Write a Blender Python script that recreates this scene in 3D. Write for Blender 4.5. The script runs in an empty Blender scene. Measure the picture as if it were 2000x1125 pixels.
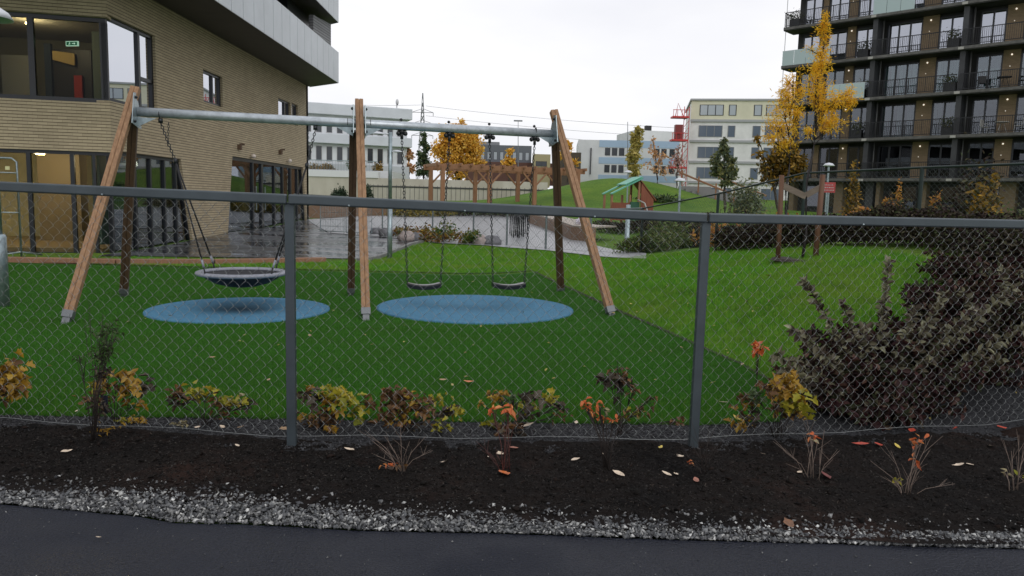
import bpy, bmesh, math, random
import numpy as np
from mathutils import Vector, Matrix, Euler
R = math.radians
rnd = random.Random(7)
npr = np.random.default_rng(7)
S = bpy.context.scene
COL = S.collection

# ------------------------------------------------------------------ camera
FPX = 1450.0; PITCH = math.atan(1450/12370.0); ROLL = math.atan(320/12370.0); EYE = 1.6
_f = Vector((0, math.cos(PITCH), -math.sin(PITCH))); _u0 = Vector((0, math.sin(PITCH), math.cos(PITCH))); _r0 = Vector((1, 0, 0))
_r = _r0*math.cos(ROLL)+_u0*math.sin(ROLL); _u = _u0*math.cos(ROLL)-_r0*math.sin(ROLL)
cd = bpy.data.cameras.new('camera'); cam = bpy.data.objects.new('camera', cd); COL.objects.link(cam); S.camera = cam
cd.sensor_width = 36; cd.lens = 36*FPX/2000; cd.clip_start = 0.05; cd.clip_end = 2000
M3 = Matrix((_r, _u, -_f)).transposed().to_4x4(); M3.translation = Vector((0, 0, EYE)); cam.matrix_world = M3
S.render.resolution_x = 1024; S.render.resolution_y = 576
# ------------------------------------------------------------------ sky, sun, exposure
W = bpy.data.worlds.new('World'); S.world = W; W.use_nodes = True
nt = W.node_tree; nt.nodes.clear()
wo = nt.nodes.new('ShaderNodeOutputWorld'); bg = nt.nodes.new('ShaderNodeBackground')
sky = nt.nodes.new('ShaderNodeTexSky'); sky.sky_type = 'NISHITA'; sky.sun_disc = False
SUN_EL, SUN_AZ = R(38), R(150)
sky.sun_elevation = SUN_EL; sky.sun_rotation = SUN_AZ; sky.air_density = 1.0; sky.dust_density = 4.0
hs = nt.nodes.new('ShaderNodeHueSaturation'); hs.inputs['Saturation'].default_value = 0.10; hs.inputs['Value'].default_value = 0.9
nt.links.new(sky.outputs[0], hs.inputs['Color'])
# the cloud deck: brighter overhead, soft broken greys, faint blue near the horizon
tc = nt.nodes.new('ShaderNodeTexCoord'); mp = nt.nodes.new('ShaderNodeMapping'); mp.inputs['Scale'].default_value = (1.2, 1.2, 4.0)
ns = nt.nodes.new('ShaderNodeTexNoise'); ns.inputs['Scale'].default_value = 1.3; ns.inputs['Detail'].default_value = 5
cr = nt.nodes.new('ShaderNodeValToRGB'); cr.color_ramp.elements[0].position = .30; cr.color_ramp.elements[1].position = .70
cr.color_ramp.elements[0].color = (7.6, 7.75, 8.6, 1); cr.color_ramp.elements[1].color = (10.2, 10.2, 10.4, 1)
mx = nt.nodes.new('ShaderNodeMixRGB'); mx.inputs[0].default_value = 0.86
nt.links.new(tc.outputs['Generated'], mp.inputs[0]); nt.links.new(mp.outputs[0], ns.inputs['Vector'])
nt.links.new(ns.outputs['Fac'], cr.inputs[0]); nt.links.new(hs.outputs[0], mx.inputs[1]); nt.links.new(cr.outputs[0], mx.inputs[2])
nt.links.new(mx.outputs[0], bg.inputs['Color']); bg.inputs['Strength'].default_value = 0.112
nt.links.new(bg.outputs[0], wo.inputs[0])
sl = bpy.data.lights.new('sun', 'SUN'); sl.energy = 0.5; sl.angle = R(25); sl.color = (1, .97, .93)
so = bpy.data.objects.new('sun', sl); COL.objects.link(so)
so.rotation_euler = Vector((math.sin(SUN_AZ)*math.cos(SUN_EL), math.cos(SUN_AZ)*math.cos(SUN_EL), math.sin(SUN_EL))).to_track_quat('Z', 'Y').to_euler()
S.view_settings.view_transform = 'Standard'; S.view_settings.look = 'None'; S.view_settings.exposure = 0.0; S.view_settings.gamma = 1
S.render.engine = 'CYCLES'; S.cycles.max_bounces = 6; S.cycles.transparent_max_bounces = 16

# ------------------------------------------------------------------ measuring helpers (photo pixel -> point at a known depth)
CP = Vector((0, 0, EYE))
def ray(x, y): return (x-1000)/FPX*_r-(y-562.5)/FPX*_u+_f
def atY(x, y, Y): d = ray(x, y); return CP+d*(Y/d.y)
def atX(x, y, X): d = ray(x, y); return CP+d*(X/d.x)
def atZ(x, y, z=0.0): d = ray(x, y); return CP+d*((z-EYE)/d.z)
def atP(x, y, p0, n): d = ray(x, y); n = Vector(n); return CP+d*((Vector(p0)-CP).dot(n)/d.dot(n))
def sst(a, b, t): t = np.clip((t-a)/(b-a), 0, 1); return t*t*(3-2*t)
HX = [-60, 14, 22, 35, 42, 48, 53, 65, 105, 200, 400]; HZ = [0, 0, .17, .47, .60, 1.08, 1.25, 1.4, 2.7, 4.5, 6]
def H(x, y):
    x = np.asarray(x, float); y = np.asarray(y, float)
    z = np.interp(y, HX, HZ)
    dx = (x-7.0)/np.where(x > 7, 60, 3.2); dy = (y-10.0)/np.where(y > 10, 7.3, 2.3)
    m = 1.19*np.exp(-.5*(dx*dx+dy*dy))*sst(5.05, 6.9, .92*x+.4*y)
    p = .85*sst(4.0, 7.5, x)*sst(12, 16, y)*(1-sst(30, 52, y))
    hill = 2.35*np.exp(-.5*(((x-9.0)/5.6)**2+((y-64)/6.0)**2))
    und = .03*np.sin(x*.9+1)*np.sin(y*.7)*sst(15, 22, y)
    return np.maximum(z+m, z+p)+hill+und
def Hf(x, y): return float(H(x, y))
def onG(x, y):                       # photo pixel -> point on the terrain
    d = ray(x, y); t = 2.0
    while t < 300:
        p = CP+d*t
        if p.z < Hf(p.x, p.y): break
        t += .05
    lo, hi = t-.05, t
    for _ in range(12):
        m = (lo+hi)/2; p = CP+d*m
        if p.z < Hf(p.x, p.y): hi = m
        else: lo = m
    return CP+d*hi

# ------------------------------------------------------------------ materials
MATS = {}
def L(c): return tuple((v/12.92 if v <= .04045 else ((v+.055)/1.055)**2.4) for v in [q/255 for q in c])+(1,)
def mat(name, col, rough=.7, metal=0.0, noise=None, bump=None, spec=.5, col2=None, coat=0):
    if name in MATS: return MATS[name]
    m = bpy.data.materials.new(name); m.use_nodes = True; MATS[name] = m
    t = m.node_tree; b = t.nodes['Principled BSDF']
    c = tuple(col)+(1,) if len(col) == 3 else col
    b.inputs['Base Color'].default_value = c; b.inputs['Roughness'].default_value = rough; b.inputs['Metallic'].default_value = metal
    b.inputs['Specular IOR Level'].default_value = spec; b.inputs['Coat Weight'].default_value = coat
    if noise:                         # (scale, amount) tonal variation; col2 = second tone
        sc, am = noise[0], noise[1]; vec = None
        g = t.nodes.new('ShaderNodeTexCoord'); mpn = t.nodes.new('ShaderNodeMapping'); mpn.inputs['Scale'].default_value = noise[2] if len(noise) > 2 else (1, 1, 1)
        n = t.nodes.new('ShaderNodeTexNoise'); n.inputs['Scale'].default_value = sc; n.inputs['Detail'].default_value = 6; n.inputs['Roughness'].default_value = .65
        t.links.new(g.outputs['Object'], mpn.inputs[0]); t.links.new(mpn.outputs[0], n.inputs['Vector'])
        r = t.nodes.new('ShaderNodeValToRGB'); r.color_ramp.elements[0].position = .32; r.color_ramp.elements[1].position = .68
        c2 = tuple(col2)+(1,) if col2 else tuple(min(1, v*(1+am)) for v in c[:3])+(1,)
        r.color_ramp.elements[0].color = tuple(v*(1-am) for v in c[:3])+(1,) if not col2 else c
        r.color_ramp.elements[1].color = c2
        t.links.new(n.outputs['Fac'], r.inputs[0]); t.links.new(r.outputs[0], b.inputs['Base Color'])
    if bump:                          # (scale, strength, distance)
        g = t.nodes.new('ShaderNodeTexCoord'); n = t.nodes.new('ShaderNodeTexNoise'); n.inputs['Scale'].default_value = bump[0]; n.inputs['Detail'].default_value = 5
        t.links.new(g.outputs['Object'], n.inputs['Vector'])
        bp = t.nodes.new('ShaderNodeBump'); bp.inputs['Strength'].default_value = bump[1]; bp.inputs['Distance'].default_value = bump[2]
        t.links.new(n.outputs['Fac'], bp.inputs['Height']); t.links.new(bp.outputs[0], b.inputs['Normal'])
    return m
def island(name, cols, rough=.6, trans=0.0, spec=.4):   # a tone of its own for each loose piece (leaf, stone, blade)
    if name in MATS: return MATS[name]
    m = mat(name, cols[0], rough, spec=spec); t = m.node_tree; b = t.nodes['Principled BSDF']
    g = t.nodes.new('ShaderNodeNewGeometry'); r = t.nodes.new('ShaderNodeValToRGB'); e = r.color_ramp.elements
    e[0].position = 0; e[0].color = tuple(cols[0])+(1,); e[1].position = 1; e[1].color = tuple(cols[-1])+(1,)
    for i, c in enumerate(cols[1:-1]): k = e.new((i+1)/(len(cols)-1)); k.color = tuple(c)+(1,)
    t.links.new(g.outputs['Random Per Island'], r.inputs[0]); t.links.new(r.outputs[0], b.inputs['Base Color'])
    if trans:
        tr = t.nodes.new('ShaderNodeBsdfTranslucent'); mxs = t.nodes.new('ShaderNodeMixShader'); mxs.inputs[0].default_value = trans
        t.links.new(r.outputs[0], tr.inputs[0]); t.links.new(b.outputs[0], mxs.inputs[1]); t.links.new(tr.outputs[0], mxs.inputs[2])
        t.links.new(mxs.outputs[0], t.nodes['Material Output'].inputs[0])
    return m
def patchy(m, sc, col, amt=.7, lo=.45, hi=.62):
    """broad worn or yellowed patches over a mat that already has piece by piece variation"""
    t = m.node_tree; b = t.nodes['Principled BSDF']; src = b.inputs['Base Color'].links[0].from_socket
    g = t.nodes.new('ShaderNodeTexCoord'); n = t.nodes.new('ShaderNodeTexNoise'); n.inputs['Scale'].default_value = sc; n.inputs['Detail'].default_value = 7; n.inputs['Roughness'].default_value = .7
    r = t.nodes.new('ShaderNodeMapRange'); r.inputs[1].default_value = lo; r.inputs[2].default_value = hi; r.inputs[3].default_value = 0; r.inputs[4].default_value = amt
    x = t.nodes.new('ShaderNodeMixRGB'); x.inputs[2].default_value = tuple(col)+(1,)
    t.links.new(g.outputs['Object'], n.inputs['Vector']); t.links.new(n.outputs['Fac'], r.inputs[0]); t.links.new(r.outputs[0], x.inputs[0]); t.links.new(src, x.inputs[1])
    for l in list(t.links):
        if l.from_socket == src and l.to_node != x: q = l.to_socket; t.links.remove(l); t.links.new(x.outputs[0], q)
    return m
def glass(name, refl=.12, tint=(.75, .8, .8), rough=.01, slope=.75):
    if name in MATS: return MATS[name]
    m = bpy.data.materials.new(name); m.use_nodes = True; MATS[name] = m; t = m.node_tree; t.nodes.clear()
    o = t.nodes.new('ShaderNodeOutputMaterial'); a = t.nodes.new('ShaderNodeBsdfTransparent'); a.inputs[0].default_value = tuple(tint)+(1,)
    g = t.nodes.new('ShaderNodeBsdfGlossy'); g.inputs['Roughness'].default_value = rough; g.inputs[0].default_value = (.9, .93, 1, 1)
    lw = t.nodes.new('ShaderNodeLayerWeight'); lw.inputs[0].default_value = .25
    mr = t.nodes.new('ShaderNodeMapRange'); mr.inputs[3].default_value = refl; mr.inputs[4].default_value = min(1, refl+slope)
    x = t.nodes.new('ShaderNodeMixShader')
    t.links.new(lw.outputs['Fresnel'], mr.inputs[0]); t.links.new(mr.outputs[0], x.inputs[0]); t.links.new(a.outputs[0], x.inputs[1]); t.links.new(g.outputs[0], x.inputs[2]); t.links.new(x.outputs[0], o.inputs[0])
    return m
def emit(name, col, s=1.0):
    m = mat(name, col, .5); b = m.node_tree.nodes['Principled BSDF']
    b.inputs['Emission Color'].default_value = tuple(col)+(1,); b.inputs['Emission Strength'].default_value = s
    return m
def coursed(name, brick, joint, h=.075, wid=.25, vis=.25, bumpd=.004, var=.18):
    """brickwork running by real height: deep raked bed joints, faint head joints"""
    m = mat(name, brick, .85, spec=.2); t = m.node_tree; b = t.nodes['Principled BSDF']
    g = t.nodes.new('ShaderNodeTexCoord'); sp = t.nodes.new('ShaderNodeSeparateXYZ'); t.links.new(g.outputs['Object'], sp.inputs[0])
    def mth(op, a, bb=None):
        n = t.nodes.new('ShaderNodeMath'); n.operation = op
        for i, v in enumerate((a, bb)):
            if v is None: continue
            if isinstance(v, (int, float)): n.inputs[i].default_value = v
            else: t.links.new(v, n.inputs[i])
        return n.outputs[0]
    row = mth('DIVIDE', sp.outputs['Z'], h); fr = mth('FRACT', row); fl = mth('FLOOR', row)
    bed = mth('LESS_THAN', fr, .2)
    hor = mth('ADD', sp.outputs['X'], sp.outputs['Y'])
    sh = mth('MULTIPLY', mth('MODULO', fl, 2.0), .5)
    cx = mth('ADD', mth('DIVIDE', hor, wid), sh); head = mth('MULTIPLY', mth('LESS_THAN', mth('FRACT', cx), .05), vis)
    fac = mth('MAXIMUM', bed, head)
    wn = t.nodes.new('ShaderNodeTexWhiteNoise'); cmb = t.nodes.new('ShaderNodeCombineXYZ'); t.links.new(fl, cmb.inputs[0]); t.links.new(mth('FLOOR', cx), cmb.inputs[1]); t.links.new(cmb.outputs[0], wn.inputs['Vector'])
    n = t.nodes.new('ShaderNodeTexNoise'); n.inputs['Scale'].default_value = .8; n.inputs['Detail'].default_value = 6; t.links.new(g.outputs['Object'], n.inputs['Vector'])
    v = mth('ADD', mth('MULTIPLY', wn.outputs['Value'], var), mth('MULTIPLY', n.outputs['Fac'], .3)); v = mth('ADD', v, .85-var/2)
    hsv = t.nodes.new('ShaderNodeHueSaturation'); hsv.inputs['Color'].default_value = tuple(brick)+(1,); t.links.new(v, hsv.inputs['Value'])
    mxn = t.nodes.new('ShaderNodeMixRGB'); t.links.new(fac, mxn.inputs[0]); t.links.new(hsv.outputs[0], mxn.inputs[1]); mxn.inputs[2].default_value = tuple(joint)+(1,)
    t.links.new(mxn.outputs[0], b.inputs['Base Color'])
    bp = t.nodes.new('ShaderNodeBump'); bp.inputs['Distance'].default_value = bumpd; bp.invert = True; t.links.new(fac, bp.inputs['Height']); t.links.new(bp.outputs[0], b.inputs['Normal'])
    return m

# ------------------------------------------------------------------ mesh helpers
class MB:
    def __init__(s): s.v = []; s.f = []
    def add(s, vs, fs):
        o = len(s.v); s.v += [Vector(q) for q in vs]; s.f += [tuple(i+o for i in q) for q in fs]; return s
    def box(s, c, d, M=None):
        c = Vector(c); vs = []
        for k in range(8):
            q = Vector(((k & 1)-.5, ((k >> 1) & 1)-.5, ((k >> 2) & 1)-.5)); q = Vector((q.x*d[0], q.y*d[1], q.z*d[2]))
            if M is not None: q = M @ q
            vs.append(c+q)
        return s.add(vs, [(0, 2, 3, 1), (4, 5, 7, 6), (0, 1, 5, 4), (2, 6, 7, 3), (0, 4, 6, 2), (1, 3, 7, 5)])
    def span(s, a, b): a = Vector(a); b = Vector(b); return s.box((a+b)/2, (abs(b.x-a.x), abs(b.y-a.y), abs(b.z-a.z)))
    def bar(s, a, b, w, h, up=(0, 0, 1), off=(0, 0)):
        """rectangular bar from a to b, w across, h along 'up'"""
        a = Vector(a); b = Vector(b); d = (b-a); n = d.length; d.normalize()
        x = d.cross(Vector(up)); x = x.normalized() if x.length > 1e-6 else Vector((1, 0, 0)); z = x.cross(d)
        M = Matrix((x, d, z)).transposed()
        return s.box((a+b)/2+x*off[0]+z*off[1], (w, n, h), M)
    def tube(s, pts, r, n=8, cap=True):
        pts = [Vector(p) for p in pts]; rr = r if isinstance(r, (list, tuple)) else [r]*len(pts); vs = []; fs = []
        for i, p in enumerate(pts):
            d = (pts[min(i+1, len(pts)-1)]-pts[max(i-1, 0)]).normalized()
            a = d.cross(Vector((0, 0, 1))); a = a.normalized() if a.length > 1e-3 else Vector((1, 0, 0)); b = d.cross(a)
            for k in range(n): t = 2*math.pi*k/n; vs.append(p+(a*math.cos(t)+b*math.sin(t))*rr[i])
        for i in range(len(pts)-1):
            for k in range(n): fs.append((i*n+k, i*n+(k+1) % n, (i+1)*n+(k+1) % n, (i+1)*n+k))
        if cap: fs.append(tuple(range(n))[::-1]); fs.append(tuple((len(pts)-1)*n+k for k in range(n)))
        return s.add(vs, fs)
    def lathe(s, prof, c=(0, 0, 0), n=24):
        vs = []; fs = []; c = Vector(c)
        for r, z in prof:
            for k in range(n): t = 2*math.pi*k/n; vs.append(c+Vector((r*math.cos(t), r*math.sin(t), z)))
        for i in range(len(prof)-1):
            for k in range(n): fs.append((i*n+k, i*n+(k+1) % n, (i+1)*n+(k+1) % n, (i+1)*n+k))
        return s.add(vs, fs)
    def prism(s, poly, n):
        """extrude 3-D polygon along vector n"""
        p = [Vector(q) for q in poly]; n = Vector(n); k = len(p)
        return s.add(p+[q+n for q in p], [tuple(range(k))[::-1], tuple(range(k, 2*k))]+[(i, (i+1) % k, (i+1) % k+k, i+k) for i in range(k)])
    def ball(s, c, r, sx=1, sy=1, sz=1, jit=0, n=8, m=6, rg=rnd):
        vs = []; fs = []; c = Vector(c)
        for i in range(m+1):
            ph = math.pi*i/m
            for k in range(n):
                t = 2*math.pi*k/n; j = 1+jit*(rg.random()-.5) if 0 < i < m else 1
                vs.append(c+Vector((r*sx*math.sin(ph)*math.cos(t)*j, r*sy*math.sin(ph)*math.sin(t)*j, r*sz*math.cos(ph)*j)))
        for i in range(m):
            for k in range(n): fs.append((i*n+k, (i+1)*n+k, (i+1)*n+(k+1) % n, i*n+(k+1) % n))
        return s.add(vs, fs)
    def build(s, name, m, parent=None, world=False, smooth=False, bevel=0, loc=None):
        off = Vector((0, 0, 0))
        if world and parent is not None:
            q = parent
            while q: off += q.location; q = q.parent
        if loc is not None: off = Vector(loc)
        me = bpy.data.meshes.new(name); me.from_pydata([tuple(v-off) for v in s.v], [], s.f)
        bm = bmesh.new(); bm.from_mesh(me); bmesh.ops.recalc_face_normals(bm, faces=bm.faces[:]); bm.to_mesh(me); bm.free()
        me.materials.append(m)
        if smooth: me.polygons.foreach_set('use_smooth', [True]*len(me.polygons))
        o = bpy.data.objects.new(name, me); COL.objects.link(o)
        if parent is not None: o.parent = parent
        if loc is not None: o.location = loc
        if bevel:
            bv = o.modifiers.new('bevel', 'BEVEL'); bv.width = bevel; bv.segments = 2; bv.limit_method = 'ANGLE'
        return o
def fast(name, V, F, m, parent=None, smooth=False, loc=(0, 0, 0)):
    V = np.asarray(V, dtype=np.float32)-np.asarray(loc, dtype=np.float32); F = np.asarray(F, dtype=np.int32); k = F.shape[1]
    me = bpy.data.meshes.new(name); me.vertices.add(len(V)); me.vertices.foreach_set('co', V.ravel())
    me.loops.add(F.size); me.loops.foreach_set('vertex_index', F.ravel()); me.polygons.add(len(F))
    me.polygons.foreach_set('loop_start', np.arange(0, F.size, k, dtype=np.int32))
    me.polygons.foreach_set('loop_total', np.full(len(F), k, dtype=np.int32))
    if smooth: me.polygons.foreach_set('use_smooth', np.ones(len(F), dtype=bool))
    me.update(calc_edges=True); me.validate(); me.materials.append(m)
    o = bpy.data.objects.new(name, me); COL.objects.link(o)
    if parent is not None: o.parent = parent
    else: o.location = loc
    return o
def tag(o, label=None, cat=None, group=None, kind=None):
    if label: o['label'] = label
    if cat: o['category'] = cat
    if group: o['group'] = group
    if kind: o['kind'] = kind
    return o
def thing(name, label, cat, loc=(0, 0, 0), rz=0.0, group=None):
    o = bpy.data.objects.new(name, None); COL.objects.link(o); o.empty_display_size = .2
    o.location = loc; o.rotation_euler = (0, 0, rz); return tag(o, label, cat, group)
def kids(o): return [c for c in bpy.data.objects if c.parent == o]
def dup(root, loc, rz=0.0, label=None, sc=None):
    def cp(o, par):
        c = o.copy(); COL.objects.link(c); c.parent = par
        for k in kids(o): cp(k, c)
        return c
    r = cp(root, None); r.location = loc; r.rotation_euler = (0, 0, rz)
    if sc: r.scale = (sc,)*3 if isinstance(sc, (int, float)) else sc
    if label: r['label'] = label
    return r
def loft(name, A, B, m, nv, dz=.004, kind='structure', fn=None, loc=True):
    """sheet lofted between two ground curves (equal point counts), following the terrain"""
    A = np.array(A, float); B = np.array(B, float); n = len(A); t = np.linspace(0, 1, nv)[:, None, None]
    P = A[None]*(1-t)+B[None]*t; X = P[..., 0]; Y = P[..., 1]; Z = H(X, Y)+dz
    if fn: Z = Z+fn(X, Y)
    V = np.stack([X, Y, Z], -1).reshape(-1, 3); i = np.arange(nv-1)[:, None]*n+np.arange(n-1)[None]; i = i.ravel()
    F = np.stack([i, i+1, i+n+1, i+n], 1)
    o = fast(name, V, F, m, smooth=True)
    return tag(o, kind=kind)
def dense(pts, n):
    """resample a polyline to n points"""
    P = np.array(pts, float); d = np.r_[0, np.cumsum(np.hypot(*np.diff(P, axis=0).T))]; t = np.linspace(0, d[-1], n)
    return np.stack([np.interp(t, d, P[:, 0]), np.interp(t, d, P[:, 1])], 1)
def fbm(x, y, sc, seed=0, o=4):
    """cheap value noise for real relief"""
    g = np.random.default_rng(seed).random((256, 256)); z = 0; a = 1; s = 0
    for k in range(o):
        u = x*sc*2**k+k*17.3; v = y*sc*2**k+k*9.1; i = np.floor(u).astype(int); j = np.floor(v).astype(int); fu = u-i; fv = v-j; fu = fu*fu*(3-2*fu); fv = fv*fv*(3-2*fv)
        G = lambda p, q: g[p % 256, q % 256]
        z = z+a*((G(i, j)*(1-fu)+G(i+1, j)*fu)*(1-fv)+(G(i, j+1)*(1-fu)+G(i+1, j+1)*fu)*fv); s += a; a *= .5
    return z/s-.5
# ------------------------------------------------------------------ foliage helpers
def rot_frames(n, tilt=1.0, g=npr):
    """random orthonormal frames; tilt 0 = all facing up, 1 = any way"""
    N = g.normal(size=(n, 3)); N[:, 2] = np.abs(N[:, 2])+(1-tilt)*4; N /= np.linalg.norm(N, axis=1)[:, None]
    A = g.normal(size=(n, 3)); A -= (A*N).sum(1)[:, None]*N; A /= np.linalg.norm(A, axis=1)[:, None]
    return A, np.cross(N, A), N
LEAF = {  # outline (along, across) fans folded along the midrib
 'oval': [(0, 0), (.35, .24), (.7, .2), (1, 0), (.7, -.2), (.35, -.24)],
 'lobed': [(0, 0), (.1, .35), (.3, .28), (.45, .5), (.62, .22), (.8, .25), (1, 0), (.8, -.25), (.62, -.22), (.45, -.5), (.3, -.28), (.1, -.35)],
 'thin': [(0, 0), (.5, .1), (1, 0), (.5, -.1)]}
def leafmesh(name, C, size, m, parent, shape='oval', tilt=1.0, A=None, curl=.25, loc=None, g=npr):
    C = np.asarray(C, float); n = len(C); a, b, N = rot_frames(n, tilt, g)
    if A is not None:
        a = np.asarray(A, float)+.55*g.normal(size=(n, 3)); a /= np.linalg.norm(a, axis=1)[:, None]; b = np.cross(N, a); b /= np.linalg.norm(b, axis=1)[:, None]; N = np.cross(a, b)
    s = size*(.6+.7*g.random(n)); pr = np.array(LEAF[shape]); k = len(pr)
    fold = curl*(.4+g.random(n))
    V = (C[:, None]+s[:, None, None]*(a[:, None]*(pr[None, :, :1]-.0)+b[:, None]*pr[None, :, 1:]+N[:, None]*(np.abs(pr[None, :, 1:])*fold[:, None, None]*1.6-(pr[None, :, :1]**2)*fold[:, None, None])))
    V = V.reshape(-1, 3); h = k//2; base = np.arange(n)[:, None]*k
    if k == 4: F = np.concatenate([base+[0, 1, 2], base+[0, 2, 3]])
    elif k == 6: F = np.concatenate([base+[0, 1, 2, 3], base+[0, 3, 4, 5]])
    else:
        # triangles fanned from the midrib so lobes stay true
        tr = []
        for q in range(1, h): tr += [[0, q, q+1]] if q < h-1 else [[0, q, h]]
        tr = [[0, 1, 2], [0, 2, 3], [0, 3, 4], [0, 4, 6], [4, 5, 6], [0, 6, 8], [6, 7, 8], [0, 8, 9], [0, 9, 10], [0, 10, 11]]
        F = np.concatenate([base+t for t in tr])
    off = parent.location if (parent is not None and loc is None) else (0, 0, 0)
    V = V-np.array(off)
    return fast(name, V, F, m, parent, loc=(0, 0, 0))
# ================================================================== GROUND
g_m = mat('lawn soil', (.050, .125, .012), .9, noise=(.35, .3), col2=(.115, .19, .020), bump=(30, .5, .02), spec=.15)
# break the lawn up at small scale as well
t = g_m.node_tree; b_ = t.nodes['Principled BSDF']; lk = b_.inputs['Base Color'].links[0].from_socket
n2 = t.nodes.new('ShaderNodeTexNoise'); n2.inputs['Scale'].default_value = 9; n2.inputs['Detail'].default_value = 8; tcx = t.nodes.new('ShaderNodeTexCoord'); t.links.new(tcx.outputs['Object'], n2.inputs['Vector'])
mq = t.nodes.new('ShaderNodeMixRGB'); mq.blend_type = 'OVERLAY'; mq.inputs[0].default_value = .8; t.links.new(lk, mq.inputs[1]); t.links.new(n2.outputs['Fac'], mq.inputs[2]); t.links.new(mq.outputs[0], b_.inputs['Base Color'])
gx = np.unique(np.round(np.r_[np.arange(-400, -40, 20), np.arange(-40, -14, 2), np.arange(-14, 14, .25), np.arange(14, 44, 1), np.arange(44, 100, 4), np.arange(100, 421, 20)], 3))
gy = np.unique(np.round(np.r_[np.arange(-30, -2, 2), np.arange(-2, 30, .25), np.arange(30, 80, 1), np.arange(80, 130, 5), np.arange(130, 500, 20)], 3))
GX, GY = np.meshgrid(gx, gy); GZ = H(GX, GY)
# lies low under the tarmac and the planting bed
GZ = GZ-.12*(GY < 4.9)
i = (np.arange(len(gy)-1)[:, None]*len(gx)+np.arange(len(gx)-1)[None]).ravel()
tag(fast('ground', np.stack([GX, GY, GZ], -1).reshape(-1, 3), np.stack([i, i+1, i+len(gx)+1, i+len(gx)], 1), g_m, smooth=True), kind='structure')

AE = [(-14, 3.75), (-2.58, 3.62), (-1.80, 3.51), (-1.62, 3.45), (-1.3, 3.46), (-.71, 3.42), (0.03, 3.43), (.77, 3.41), (2.5, 3.41), (14, 3.4)]
GE = [(-14, 3.95), (-2.42, 3.80), (-1.43, 3.79), (-1.04, 3.70), (-.75, 3.63), (.03, 3.60), (.81, 3.58), (1.69, 3.54), (1.94, 3.51), (2.59, 3.55), (14, 3.55)]
FE = [(-14, 5.0), (-3.3, 4.78), (-1.37, 4.6), (1.2, 4.74), (2.4, 4.98), (3.76, 5.22), (14, 8.6)]
TE = [(-14, 5.08), (-3.57, 5.08), (1.4, 5.28), (2.0, 5.42), (2.6, 6.2), (3.3, 6.9), (4.6, 8.0), (6, 9.2), (14, 14)]
xs = np.linspace(-14, 14, 900)
def yc(C): C = np.array(C); return lambda x: np.interp(x, C[:, 0], C[:, 1])
ya, yg, yf, yt = yc(AE), yc(GE), yc(FE), yc(TE)
am = mat('wet asphalt', (.010, .0125, .022), .52, spec=.38, noise=(130, .9), bump=(75, 1.0, .022))
t = am.node_tree; b_ = t.nodes['Principled BSDF']; nn = t.nodes.new('ShaderNodeTexNoise'); nn.inputs['Scale'].default_value = .6; nn.inputs['Detail'].default_value = 4
tx = t.nodes.new('ShaderNodeTexCoord'); t.links.new(tx.outputs['Object'], nn.inputs['Vector']); mr = t.nodes.new('ShaderNodeMapRange'); mr.inputs[1].default_value = .44; mr.inputs[2].default_value = .58; mr.inputs[3].default_value = .30; mr.inputs[4].default_value = .85
t.links.new(nn.outputs['Fac'], mr.inputs[0]); t.links.new(mr.outputs[0], b_.inputs['Roughness'])
e0 = ya(xs)+.012*fbm(xs, xs*0, 9, 3)
loft('asphalt_path', np.stack([xs, xs*0-9], 1), np.stack([xs, e0], 1), am, 60, dz=.0)
sm = mat('wet black soil', (.0045, .0040, .0039), .9, noise=(1.7, .5), col2=(.013, .0095, .008), bump=(120, .9, .012), spec=.12)
patchy(sm, .9, (.028, .015, .011), .8, .54, .68)
ys0 = yg(xs)-.10; ys1 = yf(xs)+.02
xs2 = np.linspace(-6, 8, 1200)
def soilz(X, Y):
    e = np.clip((Y-yg(X)+.1)/.15, 0, 1)
    return .022+e*(.05*fbm(X, Y, 3.2, 1)+.035*fbm(X, Y, 18, 2, 4)+.012)
loft('planting_soil', np.stack([xs2, yg(xs2)-.12], 1), np.stack([xs2, yf(xs2)+.05], 1), sm, 120, dz=.0, fn=soilz)
dg = mat('dark gravel', (.020, .021, .024), .75, noise=(90, .6), bump=(110, 1, .015), spec=.4)
def dgz(X, Y): return .012+.02*fbm(X, Y, 22, 5, 3)+.006
loft('dark_gravel_strip', np.stack([xs2, yf(xs2)-.14], 1), np.stack([xs2, yt(xs2)+.03], 1), dg, 50, dz=.004, fn=dgz)

def stones(name, P, size, m, flat=.7, g=npr):
    n = len(P); s = size*(.45+1.1*g.random(n)**1.6)
    base = np.array([(1, 0, 0), (-1, 0, 0), (0, 1, 0), (0, -1, 0), (0, 0, 1), (0, 0, -1)], float)
    V = base[None]*(.55+.75*g.random((n, 6, 1)))+.3*g.normal(size=(n, 6, 3)); V[:, :, 2] *= flat
    a = g.random(n)*6.28; c, q = np.cos(a)[:, None], np.sin(a)[:, None]; tl = g.normal(size=(n, 2))*.35
    X = V[..., 0]*c-V[..., 1]*q; Y = V[..., 0]*q+V[..., 1]*c; Z = V[..., 2]+X*tl[:, :1]+Y*tl[:, 1:]
    V = np.stack([X, Y, Z], -1)*s[:, None, None]*.5+P[:, None]
    F = np.array([(0, 2, 4), (2, 1, 4), (1, 3, 4), (3, 0, 4), (2, 0, 5), (1, 2, 5), (3, 1, 5), (0, 3, 5)])
    F = (np.arange(n)[:, None, None]*6+F[None]).reshape(-1, 3)
    return fast(name, V.reshape(-1, 3), F, m)
def band(n, x0, x1, f0, f1, g=npr, pw=1.0):
    X = x0+(x1-x0)*g.random(n); v = g.random(n)**pw; Y = f0(X)+(f1(X)-f0(X))*v; return X, Y
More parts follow.
